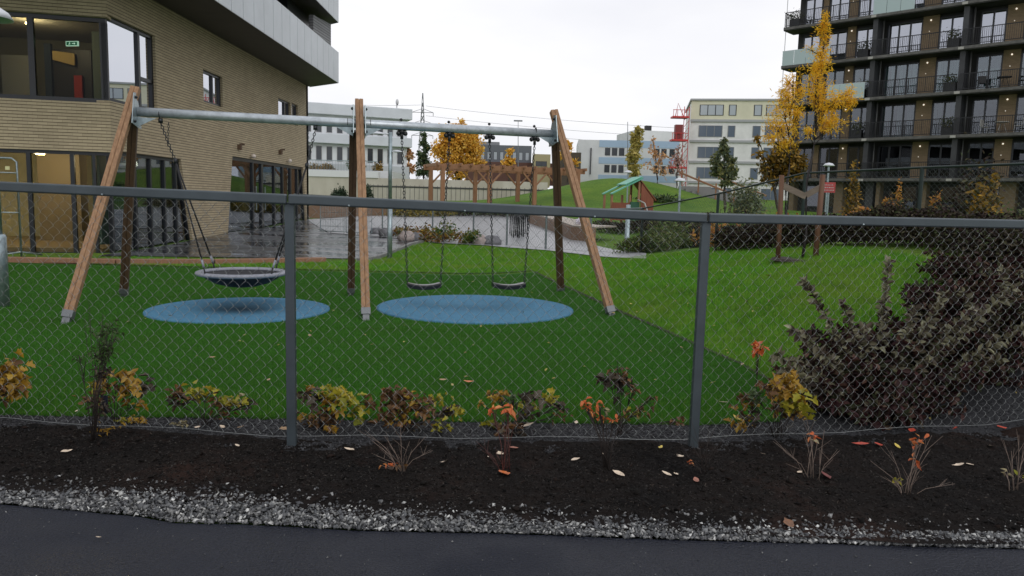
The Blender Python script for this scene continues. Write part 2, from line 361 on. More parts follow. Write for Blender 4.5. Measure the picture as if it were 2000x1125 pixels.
gm = island('crushed stone', [(.016, .017, .019), (.045, .047, .05), (.10, .105, .11), (.05, .05, .055), (.20, .205, .205), (.03, .03, .033), (.30, .30, .29), (.05, .05, .05), (.66, .66, .63)], .55)
X, Y = band(30000, -4.6, 4.6, lambda x: ya(x)+.003, lambda x: yg(x)+.06*fbm(x, x*0, 5, 8))
Z = .006+.020*npr.random(len(X))*np.clip((Y-ya(X))/.05, .15, 1)
tag(stones('gravel', np.stack([X, Y, Z], 1), .021, gm), kind='stuff')
X, Y = band(900, -4.4, 4.4, lambda x: yg(x)-.02, lambda x: yg(x)+.12, pw=2.2)
tag(stones('stray_gravel', np.stack([X, Y, soilz(X, Y)+.004], 1), .017, gm), kind='stuff')
gm2 = island('dark chippings', [(.008, .008, .009), (.020, .020, .023), (.035, .036, .04), (.07, .07, .075)], .5)
X, Y = band(34000, -5, 6.5, lambda x: yf(x)-.12, lambda x: yt(x)+.02)
tag(stones('dark_chippings', np.stack([X, Y, H(X, Y)+dgz(X, Y)+.006], 1), .016, gm2), kind='stuff')
bm_ = island('soil crumbs', [(.003, .0028, .0028), (.006, .005, .005), (.010, .008, .007), (.018, .013, .010), (.005, .0045, .004), (.06, .055, .05)], .85, spec=.15)
X, Y = band(36000, -4.2, 4.2, lambda x: yg(x)-.02, lambda x: yf(x))
tag(stones('soil_crumbs', np.stack([X, Y, soilz(X, Y)+.002], 1), .010, bm_, flat=.45), kind='stuff')
# wood chips of the mulch
X, Y = band(9000, -4.2, 4.2, lambda x: yg(x)+.02, lambda x: yf(x))
pm = island('mulch chips', [(.005, .004, .004), (.010, .008, .007), (.020, .015, .012), (.007, .006, .005), (.07, .055, .043)], .85)
o = leafmesh('mulch_chips', np.stack([X, Y, soilz(X, Y)+.004], 1), .022, pm, None, 'thin', tilt=.15, curl=.1); tag(o, kind='stuff')
X, Y = band(1300, -4.4, 4.4, lambda x: x*0+1.6, lambda x: ya(x)-.03, pw=.7)
tag(stones('loose_grit', np.stack([X, Y, np.full(len(X), .003)], 1), .007, gm), kind='stuff')

# artificial turf, with its far and right edges
tm = mat('artificial turf', (.021, .075, .009), .9, noise=(14, .35), col2=(.031, .108, .013), bump=(220, .7, .01), spec=.1)
TR = [(2.0, 5.2), (2.42, 6.3), (2.33, 7.37), (1.9, 9.1), (1.44, 10.77), (.95, 12.9), (.43, 15.4)]
TL = [(-14, 5.0), (-14, 15.5)]
TRd = dense(TR, 120); TLd = np.stack([np.full(120, -14.), TRd[:, 1]+.03], 1); TLd[:, 1] = np.linspace(5.02, 15.6, 120)
loft('artificial_turf', TLd, TRd, tm, 160, dz=.012)
def blades(name, X, Y, h, w, m, z0=0.0, lean=.5, g=npr):
    n = len(X); a = g.random(n)*6.28; hh = h*(.5+.8*g.random(n)); ww = w*(.6+.8*g.random(n)); la = g.random(n)*6.28; ll = lean*hh*g.random(n); Z = H(X, Y)+z0
    P = np.stack([X, Y, Z], 1); dx = np.stack([np.cos(a)*ww, np.sin(a)*ww, a*0], 1); tp = P+np.stack([np.cos(la)*ll, np.sin(la)*ll, hh], 1)
    V = np.stack([P-dx, P+dx, tp], 1).reshape(-1, 3); F = np.arange(3*n).reshape(-1, 3)
    return tag(fast(name, V, F, m), kind='stuff')
def redge(y): A = np.array(TR); return np.interp(y, A[:, 1], A[:, 0])
tb = island('turf fibre', [(.037, .130, .016), (.054, .185, .022), (.078, .230, .030), (.040, .148, .018)], .8, trans=.3, spec=.12)
n = 300000; Y = 5.07+3.9*npr.random(n)**1.3; XL = -.72*Y-.6; X = XL+(redge(Y)-XL)*npr.random(n)
Y0 = yt(X)-.03+.06*fbm(X, X*0, 6, 4); k = Y > Y0; X, Y = X[k], Y[k]
blades('turf_fibres', X, Y, .030, .0022, tb, .010)
n = 190000; Y = 8.8+6.4*npr.random(n); XL = -.72*Y-.6; X = XL+(redge(Y)-XL)*npr.random(n)
dP = lambda X, Y, c, r: np.hypot(X-c[0], Y-c[1]) > r
PADL, PADR = (-3.74, 10.12), (-.53, 10.86)
k = dP(X, Y, PADL, 1.22) & dP(X, Y, PADR, 1.46); blades('far_turf_fibres', X[k], Y[k], .028, .0035, tb, .010)
lb = island('grass blade', [(.056, .21, .016), (.085, .30, .023), (.125, .38, .032), (.25, .42, .05), (.070, .25, .018)], .65, trans=.3, spec=.2)
n = 260000; Y = 5.35+11.5*npr.random(n)**1.2; X = redge(Y)+.02+(5.2-redge(Y))*npr.random(n)+.03*npr.normal(size=n)
k = (Y > yt(X)+.02); patchy(lb, .55, (.24, .31, .05), .5); patchy(lb, 3.0, (.05, .12, .012), .6, .5, .7); patchy(tb, 1.1, (.065, .15, .025), .45)
blades('lawn_grass', X[k], Y[k], .055, .003, lb)
# a tuft line where the turf meets the bed
eb = island('edge grass', [(.034, .14, .015), (.058, .20, .022), (.095, .26, .03), (.04, .16, .017), (.17, .27, .05)], .7, trans=.35, spec=.15)
n = 90000; X = -4.8+6.9*npr.random(n); Y = yt(X)-.05+.75*npr.random(n)**2.0
blades('edge_tufts', X, Y, .05, .0024, eb, .005, .8)
X, Y = band(700, -4.2, 4.2, lambda x: yg(x)+.02, lambda x: yf(x)-.02)
tag(stones('soil_clods', np.stack([X, Y, soilz(X, Y)+.003], 1), .030, island('soil clods', [(.004, .0035, .0035), (.008, .007, .006), (.018, .012, .010)], .9, spec=.12), flat=.6), kind='stuff')

# rubber safety surfaces: shallow discs let into the turf
def pad(c, r, label, worn):
    m = mat('blue rubber '+worn, (.075, .215, .34), .85, noise=(150, .38), bump=(160, 1, .010), spec=.2); patchy(m, 2.2, (.085, .20, .29), .5); patchy(m, 14, (.045, .12, .19), .4)
    t = m.node_tree; b = t.nodes['Principled BSDF']; src = b.inputs['Base Color'].links[0].from_socket
    g = t.nodes.new('ShaderNodeTexCoord'); mp = t.nodes.new('ShaderNodeMapping'); ln = t.nodes.new('ShaderNodeVectorMath'); ln.operation = 'LENGTH'; ns = t.nodes.new('ShaderNodeTexNoise'); ns.inputs['Scale'].default_value = 3; ns.inputs['Detail'].default_value = 6
    mp.inputs['Scale'].default_value = (1/(r*.62), 1/(r*.5), 0) if worn == 'scuffed' else (1/(r*.8), 1/(r*.42), 0)
    t.links.new(g.outputs['Object'], mp.inputs[0]); t.links.new(mp.outputs[0], ln.inputs[0]); t.links.new(g.outputs['Object'], ns.inputs['Vector'])
    ad = t.nodes.new('ShaderNodeMath'); ad.operation = 'MULTIPLY_ADD'; ad.inputs[1].default_value = .35; t.links.new(ns.outputs['Fac'], ad.inputs[0]); t.links.new(ln.outputs['Value'], ad.inputs[2])
    r_ = t.nodes.new('ShaderNodeMapRange'); r_.interpolation_type = 'SMOOTHSTEP'; r_.inputs[1].default_value = .25; r_.inputs[2].default_value = 1.15; r_.inputs[3].default_value = .86 if worn == 'scuffed' else .30; r_.inputs[4].default_value = 0
    t.links.new(ad.outputs[0], r_.inputs[0]); mx = t.nodes.new('ShaderNodeMixRGB'); t.links.new(r_.outputs[0], mx.inputs[0]); t.links.new(src, mx.inputs[1]); mx.inputs[2].default_value = (.012, .035, .06, 1); t.links.new(mx.outputs[0], b.inputs['Base Color'])
    pr = [(0.001, .0), (r*.35, .002), (r*.7, .009), (r*.97, .017), (r, .012), (r+.004, -.02)]
    pr = [(a, z-(.03*max(0, 1-a/(r*.6)) if False else 0)) for a, z in pr]
    mb = MB().lathe(pr, n=72); o = mb.build('safety_mat', m, smooth=True); o.location = (c[0], c[1], .016); return tag(o, label, 'safety mat', 'round blue safety mats under the swings')
pad(PADL, 1.20, 'round blue rubber mat with a dark worn centre under the nest swing', 'scuffed')
pad(PADR, 1.44, 'wider round blue rubber mat under the two black swing seats', 'faded')

# wet paving behind the lawn and the pale square beyond
sd = mat('dark seam', (.012, .010, .008), .9)
s1 = np.array(TRd); loft('turf_seam', s1, s1+[.055, .01], sd, 3, dz=.022)
s2 = np.stack([np.linspace(-11, .45, 60), np.full(60, 15.60)], 1); loft('turf_seam', s2, s2+[0, .07], sd, 3, dz=.022)
wet = mat('wet paving', (.045, .047, .052), .17, spec=.6, noise=(1.4, .35), bump=(2.2, .12, .02))
t = wet.node_tree; b_ = t.nodes['Principled BSDF']; nn = t.nodes.new('ShaderNodeTexNoise'); nn.inputs['Scale'].default_value = .7; nn.inputs['Detail'].default_value = 4; tx = t.nodes.new('ShaderNodeTexCoord'); mpp = t.nodes.new('ShaderNodeMapping'); mpp.inputs['Scale'].default_value = (.5, 2.2, 1)
t.links.new(tx.outputs['Object'], mpp.inputs[0]); t.links.new(mpp.outputs[0], nn.inputs['Vector']); mr = t.nodes.new('ShaderNodeMapRange'); mr.inputs[1].default_value = .4; mr.inputs[2].default_value = .62; mr.inputs[3].default_value = .08; mr.inputs[4].default_value = .42
t.links.new(nn.outputs['Fac'], mr.inputs[0]); t.links.new(mr.outputs[0], b_.inputs['Roughness'])
G2 = lambda x, y: tuple(onG(x, y))[:2]
RB = [G2(735, 507), G2(768, 493), G2(803, 479), G2(826, 474), G2(820, 461), G2(800, 450), G2(775, 436)]
RBd = dense(RB, 60); LBd = dense([(-9.64, 17.2), (-9.64, 36), (-9.64, 40)], 60)
loft('wet_paving', LBd, RBd, wet, 60, dz=.02)
con = mat('pale wet concrete', (.27, .275, .285), .38, noise=(2.0, .12), bump=(40, .25, .004), spec=.5)
front = dense([G2(640, 456), G2(720, 462), G2(790, 468), G2(850, 476), G2(950, 481), G2(1070, 491), G2(1130, 498), G2(1262, 508)], 90)
back = dense([G2(600, 430), G2(680, 424), G2(780, 421), G2(900, 421), G2(1000, 422), G2(1068, 424), G2(1105, 448), G2(1150, 478), G2(1262, 497)], 90)
loft('pale_square', front, back, con, 50, dz=.034)
kb = mat('granite kerb', (.20, .20, .19), .8, noise=(30, .2))
mb = MB(); K = dense([G2(700, 511)]+RB[:4], 14)
for p, q in zip(K[:-1], K[1:]): mb.bar((p[0], p[1], Hf(*p)+.03), (q[0], q[1], Hf(*q)+.03), .11, .10)
tag(mb.build('kerb', kb), kind='structure')

n = 190000; Y = 15.45+10*npr.random(n)**1.2; X = -9.0+13*npr.random(n)
RBs = np.array(sorted(RB+[G2(640, 512)], key=lambda q: q[1])); FRs = np.array(sorted(map(tuple, front), key=lambda q: q[0]))
k = ((Y > 15.6) | (X > .5)) & ((X > np.interp(Y, RBs[:, 1], RBs[:, 0])+.08) | (Y < 17.2)) & (Y < np.where(X > RBs[:, 0].min(), np.interp(X, FRs[:, 0], FRs[:, 1]), 99)-.1)
blades('back_lawn_grass', X[k], Y[k], .05, .0055, lb)

# ================================================================== FRONT FENCE
galv = mat('grey powder coated steel', (.064, .080, .090), .40, metal=.35, noise=(3.5, .16), bump=(260, .08, .001))
galv2 = mat('galvanised steel', (.30, .36, .38), .38, metal=.75, noise=(16, .22), bump=(40, .06, .002))
wire = mat('galvanised wire', (.30, .315, .31), .34, metal=.75)
def fence(name, label, pts, htop, hbot, post_r, gap, wr, m, wm, group=None, kind='box', railw=.062, rails=True, seg=None, depth=.012):
    """pts: list of (x, y, z_rail); chain link from hbot above the ground to the rail"""
    root = thing(name, label, 'fence', (pts[0][0], pts[0][1], Hf(pts[0][0], pts[0][1])), group=group)
    n = len(pts); rz = [p[2] for p in pts]
    for i in range(n-1):
        a = Vector(pts[i]); b = Vector(pts[i+1]); d = (b-a).normalized(); nrm = Vector((d.y, -d.x, 0)).normalized()
        mb = MB()
        if kind == 'box': mb.bar(a+nrm*.035, b+nrm*.035-d*.004, .028, railw)
        else: mb.tube([a, b], railw/2, 8)
        mb.build('rail', m, root, world=True, bevel=.010 if kind == 'box' else 0, smooth=False)
    for i in range(n):
        if pts[i][0] is None: continue
        x, y, z = pts[i]; g = Hf(x, y)-.15; a = Vector(pts[max(i-1, 0)]); b = Vector(pts[min(i+1, n-1)]); d = (b-a); d.z = 0; d.normalize()
        if i in getattr(fence, 'skip', ()): continue
        mb = MB()
        if kind == 'box': mb.bar((x, y, g), (x, y, z-.02), post_r*2, post_r*1.3, up=(d.y, -d.x, 0))
        else: mb.tube([(x, y, g), (x, y, z)], post_r, 10)
        mb.build('post', m, root, world=True, bevel=.004 if kind == 'box' else 0)
    # chain link: flattened coils, each wire hooks the next
    V = []; F = []; k = 5
    P = np.array([(p[0], p[1]) for p in pts]); zz = np.array(rz); D = np.r_[0, np.cumsum(np.hypot(*np.diff(P, axis=0).T))]
    wid = gap/2; u = np.arange(0, D[-1], wid); jr = np.random.default_rng(3)
    out = []
    for j, u0 in enumerate(u):
        xm = np.interp(u0, D, P[:, 0]); ym = np.interp(u0, D, P[:, 1]); zt = np.interp(u0, D, zz)-.03; zb = Hf(xm, ym)+hbot
        ns = max(4, int(round((zt-zb)/(gap/2)))); zs = np.linspace(zb, zt, ns+1); ph = (j) % 2
        for s_ in range(ns):
            side = (s_+ph) % 2
            ua = u0+(0 if side == 0 else wid*1.04); ub = u0+(wid*1.04 if side == 0 else 0)
            # front run climbs one way, back run the other
            dep = depth if side == 0 else -depth
            dp = [0, dep*.8, dep, dep*.8, 0] if gap > .05 and wr > .0014 else [0, dep, 0]
            tt = np.linspace(0, 1, len(dp)); uu = ua+(ub-ua)*tt; z = zs[s_]+(zs[s_+1]-zs[s_])*tt
            out.append((uu, z, dp))
    for uu, z, dp in out:
        uu = np.clip(uu, 0, D[-1]); X = np.interp(uu, D, P[:, 0]); Y = np.interp(uu, D, P[:, 1]); q = np.clip(np.searchsorted(D, uu[0], 'right')-1, 0, len(P)-2)
        dd = P[q+1]-P[q]; dd = dd/np.hypot(*dd); nx, ny = dd[1], -dd[0]; base = len(V)
        m_ = len(dp)
        for i_ in range(m_):
            c = np.array([X[i_]+nx*dp[i_], Y[i_]+ny*dp[i_], z[i_]])
            for a_ in range(3):
                t_ = 2.094*a_; V.append((c[0]+(dd[0]*math.cos(t_))*wr+nx*math.sin(t_)*wr, c[1]+dd[1]*math.cos(t_)*wr+ny*math.sin(t_)*wr, c[2]+.3*wr*math.sin(t_)))
        for i_ in range(m_-1):
            for a_ in range(3): b0 = base+i_*3; F.append((b0+a_, b0+(a_+1) % 3, b0+3+(a_+1) % 3, b0+3+a_))
    V = np.array(V)-np.array(root.location); fast('chain_link_mesh', V, F, wm, root, smooth=True)
    # line wire at the foot
    mb = MB(); L_ = int(D[-1]/.3)+2; uu = np.linspace(0, D[-1], L_)
    mb.tube([(np.interp(q, D, P[:, 0]), np.interp(q, D, P[:, 1]), Hf(float(np.interp(q, D, P[:, 0])), float(np.interp(q, D, P[:, 1])))+hbot+.01*math.sin(q*5)) for q in uu], wr*1.1, 5)
    mb.build('line_wire', wm, root, world=True, smooth=True)
    return root
ff = fence('chain_link_fence', 'grey chain link fence with a broad flat top rail across the foreground', [(-6.2, 5.25, 1.64), (-3.9, 4.82, 1.62), (-1.37, 4.56, 1.575), (1.215, 4.72, 1.525), (3.83, 5.32, 1.53), (6.6, 6.1, 1.53)], 0, .085, .029, .082, .00145, galv, wire)
# tek screws and tie hooks along the rail
for i_, p in enumerate([(-2.55, 4.645), (-1.0, 4.545), (-.3, 4.59), (.5, 4.635), (2.3, 4.93), (-3.3, 4.72)]):
    z = float(np.interp(p[0], [-3.9, -1.37, 1.215, 3.83], [1.62, 1.575, 1.525, 1.53])); MB().ball((p[0], p[1]-.025, z-.022), .007, n=6, m=4).build('screw', galv2, ff, world=True)
# ================================================================== SWING FRAME
def wood(name, c1, c2, ax=2, rough=.6):
    sc = [34, 34, 34]; sc[ax] = 1.6
    return mat(name, c1, rough, noise=(1.0, .2, tuple(sc)), col2=c2, spec=.35, bump=(60, .1, .001))
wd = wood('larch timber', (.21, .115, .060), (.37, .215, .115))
wdd = wood('shaded larch timber', (.060, .034, .020), (.10, .056, .03))  # rear legs: shade on their undersides is put into a darker larch tone
wdr = wood('red stained timber', (.19, .095, .055), (.32, .17, .10))
blk = mat('black plastic', (.012, .012, .013), .45); blkm = mat('dark steel fittings', (.03, .032, .035), .4, metal=.6)
galvb = mat('bright galvanised beam', (.46, .50, .53), .36, metal=.45, noise=(9, .22), bump=(40, .06, .002)); shoe = mat('dull zinc shoe', (.16, .17, .18), .5, metal=.5)
chm = mat('chain steel', (.05, .052, .056), .35, metal=.8)
SO = Vector((-2.235, 10.75, 0)); SRZ = math.atan2(.23, .973)
sw = thing('playground_swing', 'long timber legged swing frame with a galvanised steel crossbeam on blue mats', 'swing', SO, SRZ)
BZ = 2.64; BH = 2.90
MB().tube([(-BH, 0, BZ+.012), (BH, 0, BZ-.02)], 0.0625, 20).build('crossbeam', galvb, sw, smooth=True)
for x in (-2.62, -.16, .16, 2.60): MB().tube([(x-.004, 0, BZ), (x+.004, 0, BZ)], .0645, 20).build('beam_seam', blkm, sw)
def leg(base, top, name_m, sx):
    b = Vector(base); t_ = Vector(top); d = (t_-b).normalized()
    mb = MB(); up = Vector((1, 0, 0))
    mb.bar(b+d*.13, t_, .098, .053, up=up, off=(0, .0295)); mb.bar(b+d*.13, t_, .098, .053, up=up, off=(0, -.0295)); mb.bar(b+d*.14, t_-d*.01, .082, .012, up=up)
    o = mb.build('leg', name_m, sw, bevel=.006)
    mb = MB(); mb.bar(b-d*.16, b+d*.20, .128, .066, up=up, off=(0, .034)) if False else None
    mb = MB(); mb.bar(b-d*.2, b+d*.128, .075, .085, up=up); mb.bar(b+d*.06, b+d*.15, .104, .122, up=up); mb.build('leg_shoe', shoe, o, bevel=.003)
    return o
for sx, bx, tx in ((-1, -3.46, -2.975), (0, 0, 0), (1, 3.46, 2.945)):
    # front timber rises past the beam on its near side, the rear timber meets it from behind
    fb = Vector((bx, -1.24, .02)); rb = Vector((bx, 1.24, .02))
    d = (Vector((tx, -.10, BZ))-fb); ft = fb+d*1.125
    if not sx: fb.x += .06
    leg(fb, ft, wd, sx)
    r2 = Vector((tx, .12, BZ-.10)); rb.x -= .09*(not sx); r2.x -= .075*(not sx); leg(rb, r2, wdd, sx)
    # bracket: two plates and gussets
    mb = MB(); q = -sx if sx else 1
    for e in ([q] if sx else [-1, 1]):
        x0 = tx+e*.078
        mb.prism([(x0, -.17, BZ+.24), (x0, -.02, BZ+.26), (x0, .13, BZ-.02), (x0, .17, BZ-.20), (x0, .03, BZ-.20), (x0, -.30, BZ-.16)], (e*.009, 0, 0))
        mb.prism([(x0, -.03, BZ-.06), (x0+e*.24, -.03, BZ-.065), (x0, -.03, BZ-.19)], (0, .008, 0))
    mb.build('beam_bracket', galv2, sw)
    for e in ([q] if sx else [-1, 1]):
        for (yy, zz) in ((-.10, .19), (-.20, -.13), (.10, -.14)): MB().ball((tx+e*.095, yy, BZ+zz), .021, n=8, m=5).build('bolt', blkm, sw, smooth=True)

def chain(mb, a, b, link=.056, r=.0056, w=.015):
    a = Vector(a); b = Vector(b); d = b-a; n = max(2, int(d.length/(link*.8))); dn = d.normalized(); x = dn.cross(Vector((0, 1, 0))).normalized(); y = dn.cross(x)
    for i in range(n):
        c = a+d*((i+.5)/n); s1, s2 = (x, y) if i % 2 else (y, x); vs = []; fs = []; K = 8; J = 4
        for k in range(K):
            t_ = 2*math.pi*k/K; cc = c+dn*math.cos(t_)*link*.5+s1*math.sin(t_)*w; rad = (dn*math.cos(t_)+s1*math.sin(t_)).normalized()
            for j in range(J): u_ = 2*math.pi*j/J; vs.append(cc+rad*math.cos(u_)*r+s2*math.sin(u_)*r)
        for k in range(K):
            for j in range(J): fs.append((k*J+j, k*J+(j+1) % J, ((k+1) % K)*J+(j+1) % J, ((k+1) % K)*J+j))
        mb.add(vs, fs)
def hanger(parent, x, z, sw_=1.0):
    """clamp and swivel under the beam"""
    mb = MB(); mb.ball((x, 0, z-.005), .042, 1, 1, .9); mb.ball((x-.05, 0, z-.03), .034); mb.ball((x+.05, 0, z-.03), .034); mb.box((x, 0, z+.028), (.12, .07, .04)); mb.tube([(x, 0, z-.01), (x, 0, z-.11)], .022, 8)
    mb.build('hanger', blk, parent, smooth=True); MB().ball((x-.012, 0, z+.165), .022).build('beam_cap', blk, parent, smooth=True)
# two flat seats
sm_b = mat('black rubber', (.010, .010, .012), .38, spec=.5); sm_t = mat('grey top rubber', (.055, .055, .06), .3)  # belt seats: top face greyer than the black body
def flat_seat(label, cx, tx, hw=.245, z=.335):
    root = thing('belt_swing', label, 'swing', (0, 0, 0), SRZ, 'black rubber belt swings on chains')
    root.location = SO+Matrix.Rotation(SRZ, 3, 'Z') @ Vector((cx, 0, 0))
    vs = MB(); n = 14; pr = []
    for i in range(n+1):
        u_ = -1+2*i/n; zc = z+.035*u_*u_-.012; hy = .085; th_ = .062; pr.append([(u_*hw, y_, zc+zz) for y_, zz in ((-hy, -th_), (-hy-.006, -.012), (-hy+.012, .004), (hy-.012, .004), (hy+.006, -.012), (hy, -th_))])
    V = [p for q in pr for p in q]; F = []
    for i in range(n):
        for k in range(6): F.append((i*6+k, i*6+(k+1) % 6, (i+1)*6+(k+1) % 6, (i+1)*6+k))
    F += [tuple(range(6)), tuple(n*6+k for k in range(6))]
    MB().add(V, F).build('seat', sm_b, root)
    V = [(u_*hw*.94, y_, z+.035*u_*u_-.007) for u_ in [-1+2*i/n for i in range(n+1)] for y_ in (-.066, .066)]
    MB().add(V, [(2*i, 2*i+1, 2*i+3, 2*i+2) for i in range(n)]).build('seat_top', sm_t, root)
    for s_ in (-1, 1):
        mb = MB(); chain(mb, (s_*hw*.98, 0, z+.02), (s_*tx, 0, BZ-.18)); mb.build('chain', chm, root, smooth=True)
        hanger(root, s_*tx, BZ-.085)
def ux(px): # along-beam position of a photo column at beam height
    p = atP(px, 250, SO, (-.23, .973, 0)); return (p-SO).dot(Vector((.973, .23, 0)))
flat_seat('black rubber belt swing hanging nearer the middle timber post', (ux(785)+ux(878))/2, (ux(878)-ux(785))/2, .25)
flat_seat('black rubber belt swing hanging nearer the right hand timber legs', (ux(957)+ux(1045))/2, (ux(1045)-ux(957))/2, .25)
# nest swing
nx = (ux(314)+ux(616))/2; nh = (ux(616)-ux(314))/2
nest = thing('nest_swing', 'round grey nest swing with a black net hanging over the left blue mat', 'nest swing', SO+Matrix.Rotation(SRZ, 3, 'Z') @ Vector((nx, 0, 0)), SRZ)
rimm = mat('pale grey rope padding', (.24, .25, .29), .5, noise=(30, .2), bump=(90, .3, .003))
rz_, rr_ = .50, .565
V = []; F = []; K = 56; J = 10
for k in range(K):
    t_ = 2*math.pi*k/K
    for j in range(J): u_ = 2*math.pi*j/J; q = rr_+.055*math.cos(u_); V.append((q*math.cos(t_), q*math.sin(t_), rz_+.030*math.sin(u_)))
for k in range(K):
    for j in range(J): F.append((k*J+j, ((k+1) % K)*J+j, ((k+1) % K)*J+(j+1) % J, k*J+(j+1) % J))
MB().add(V, F).build('rim', rimm, nest, smooth=True)
netm = mat('black net', (.018, .018, .022), .6, bump=(70, .8, .01))
MB().lathe([(.001, rz_-.20), (.2, rz_-.185), (.36, rz_-.14), (.48, rz_-.075), (.535, rz_-.015), (.525, rz_-.0), (.46, rz_-.035), (.34, rz_-.085), (.18, rz_-.125), (.001, rz_-.14)], n=40).build('net', netm, nest, smooth=True)
rope = mat('black rope', (.010, .010, .012), .6, bump=(120, .5, .003))
for s_ in (-1, 1):
    top = Vector((s_*nh, 0, BZ-.12)); knot = Vector((s_*(nh-.17 if s_ < 0 else nh-.12), 0, BZ-.62))
    mb = MB(); chain(mb, top, knot, .05, .006, .016); chain(mb, top+Vector((-s_*.10 if s_ < 0 else .0-.10, .0, .01)), top+Vector((-.0+(.08 if s_ < 0 else -.10), 0, -.3)), .04, .004, .011); mb.build('chain', chm, nest, smooth=True)
    mb = MB(); mb.tube([top+Vector((0, 0, .0)), top+Vector((0, 0, .06))], .030, 10); mb.build('hanger', chm, nest, smooth=True)
    for y_ in (-1, 1):
        a = Vector((s_*.42, y_*.40, rz_+.03)); MB().tube([knot, a+(knot-a)*.12], .011, 6).build('rope', rope, nest, smooth=True)
        MB().tube([a+(knot-a)*.12, a+(knot-a)*.05], .015, 8).build('rope_sleeve', rimm, nest, smooth=True)
        MB().tube([a+(knot-a)*.05, a-Vector((0, 0, .04))], .011, 6).build('rope', rope, nest, smooth=True)
    MB().ball(knot, .028, 1, 1, 1.6).build('shackle', blkm, nest, smooth=True)

# ================================================================== STREET FURNITURE NEAR
def lamp_head(mb, c, s=1.0, d=(-1, 0)):
    c = Vector(c); dx = Vector((d[0], d[1], 0)); n = 14; prof = [(0, .012), (.12, .06), (.32, .10), (.55, .115), (.8, .07), (1.0, .03)]
    for e in (1,):
        vs = []; fs = []
        for (u_, r_) in prof:
            for k in range(10):
                t_ = 2*math.pi*k/10; lat = Vector((-d[1], d[0], 0)); zz = math.sin(t_); vs.append(c+dx*u_*.62*s+lat*math.cos(t_)*r_*1.3*s+Vector((0, 0, 1))*(zz*r_*(.75 if zz > 0 else .25)*s))
        for i_ in range(len(prof)-1):
            for k in range(10): fs.append((i_*10+k, i_*10+(k+1) % 10, (i_+1)*10+(k+1) % 10, (i_+1)*10+k))
        mb.add(vs, fs)
white = mat('white lamp enamel', (.62, .64, .68), .35)
pb = onG(761, 505); H0 = atY(756, 262, pb.y).z
lp = thing('street_lamp', 'slim galvanised lamp post with a white arm lantern beside the middle swing post', 'street lamp', pb)
h = H0-pb.z
MB().tube([(0, 0, -.1), (0, 0, h*.42)], .062, 12).tube([(0, 0, h*.42), (0, 0, h+.05)], .048, 12).build('pole', galv2, lp, smooth=True)
mb = MB(); mb.tube([(0, 0, h), (-.2, 0, h+.02)], .02, 8); lamp_head(mb, (-.12, 0, h+.0), .72); mb.build('lantern', white, lp, smooth=True)
p2 = atY(757, 296, pb.y)-pb; mb = MB(); lamp_head(mb, (.02, 0, p2.z), .5, (1, 0)); mb.build('lantern', white, lp, smooth=True)
# left edge lamp post: thick sleeve and slim pole with a dome shade
pl = Vector((-6.87, 9.9, 0)); lp2 = thing('street_lamp', 'lamp post with a wide white dome shade in front of the brick building', 'street lamp', pl)
MB().tube([(0, 0, -.1), (0, 0, .95), (0, 0, .985)], [.092, .092, .07], 18).build('pole_sleeve', galv2, lp2, smooth=True)
MB().tube([(0, 0, .9), (0, 0, 3.85)], .048, 12).build('pole', galv2, lp2, smooth=True)
z0 = atY(10, 37, 9.9).z
MB().lathe([(.03, z0+.25), (.05, z0+.215), (.14, z0+.165), (.25, z0+.09), (.30, z0+.0), (.288, z0+.002), (.23, z0+.08), (.05, z0+.15)], n=32).build('shade', white, lp2, smooth=True)
MB().lathe([(.001, z0+.02), (.11, z0+.03), (.12, z0+.10), (.05, z0+.16)], n=16).build('lamp_glass', mat('frosted lamp glass', (.25, .26, .27), .4), lp2, smooth=True)
# crowd barrier by the wall
bq = Vector((-11.35, 16.6, Hf(-11.35, 16.6))); br = thing('metal_barrier', 'tall galvanised tube barrier leaning by the lit ground floor windows at the left edge', 'barrier', bq, R(8))
mb = MB(); mb.tube([(-.55, 0, 0), (-.55, 0, 2.15), (-.5, 0, 2.2), (.2, 0, 2.2), (.3, 0, 2.12), (.3, 0, 0)], .024, 8)
for zz in (1.0, 1.88): mb.tube([(-.55, 0, zz), (.3, 0, zz)], .016, 8)
mb.tube([(-.2, -.5, .04), (.3, 0, .12), (.55, .4, .04)], .02, 8); mb.build('frame', galv2, br, smooth=True)
MB().box((.12, -.03, 1.98), (.09, .01, .08)).build('tag', mat('pale yellow tag', (.6, .58, .3), .5), br)
# timber edge
tp = [onG(-120, 511), onG(18, 512), onG(230, 516), onG(420, 516), onG(636, 512)]
for a, b, lab in ((0, 2, 'long orange brown timber edging beam on the grass below the lit windows'), (2, 4, 'orange brown timber edging beam with a split end beside the wet paving')):
    m_ = MB()
    for q in range(a, b):
        p, r2 = Vector(tp[q]), Vector(tp[q+1]); r2 = r2-(r2-p).normalized()*.004; m_.bar((p.x, p.y, p.z+.03), (r2.x, r2.y, r2.z+.03), .24, .16)
    o = m_.build('timber_beam', wdr, loc=tp[a], bevel=.008); tag(o, lab, 'timber beam', 'timber edging beams')

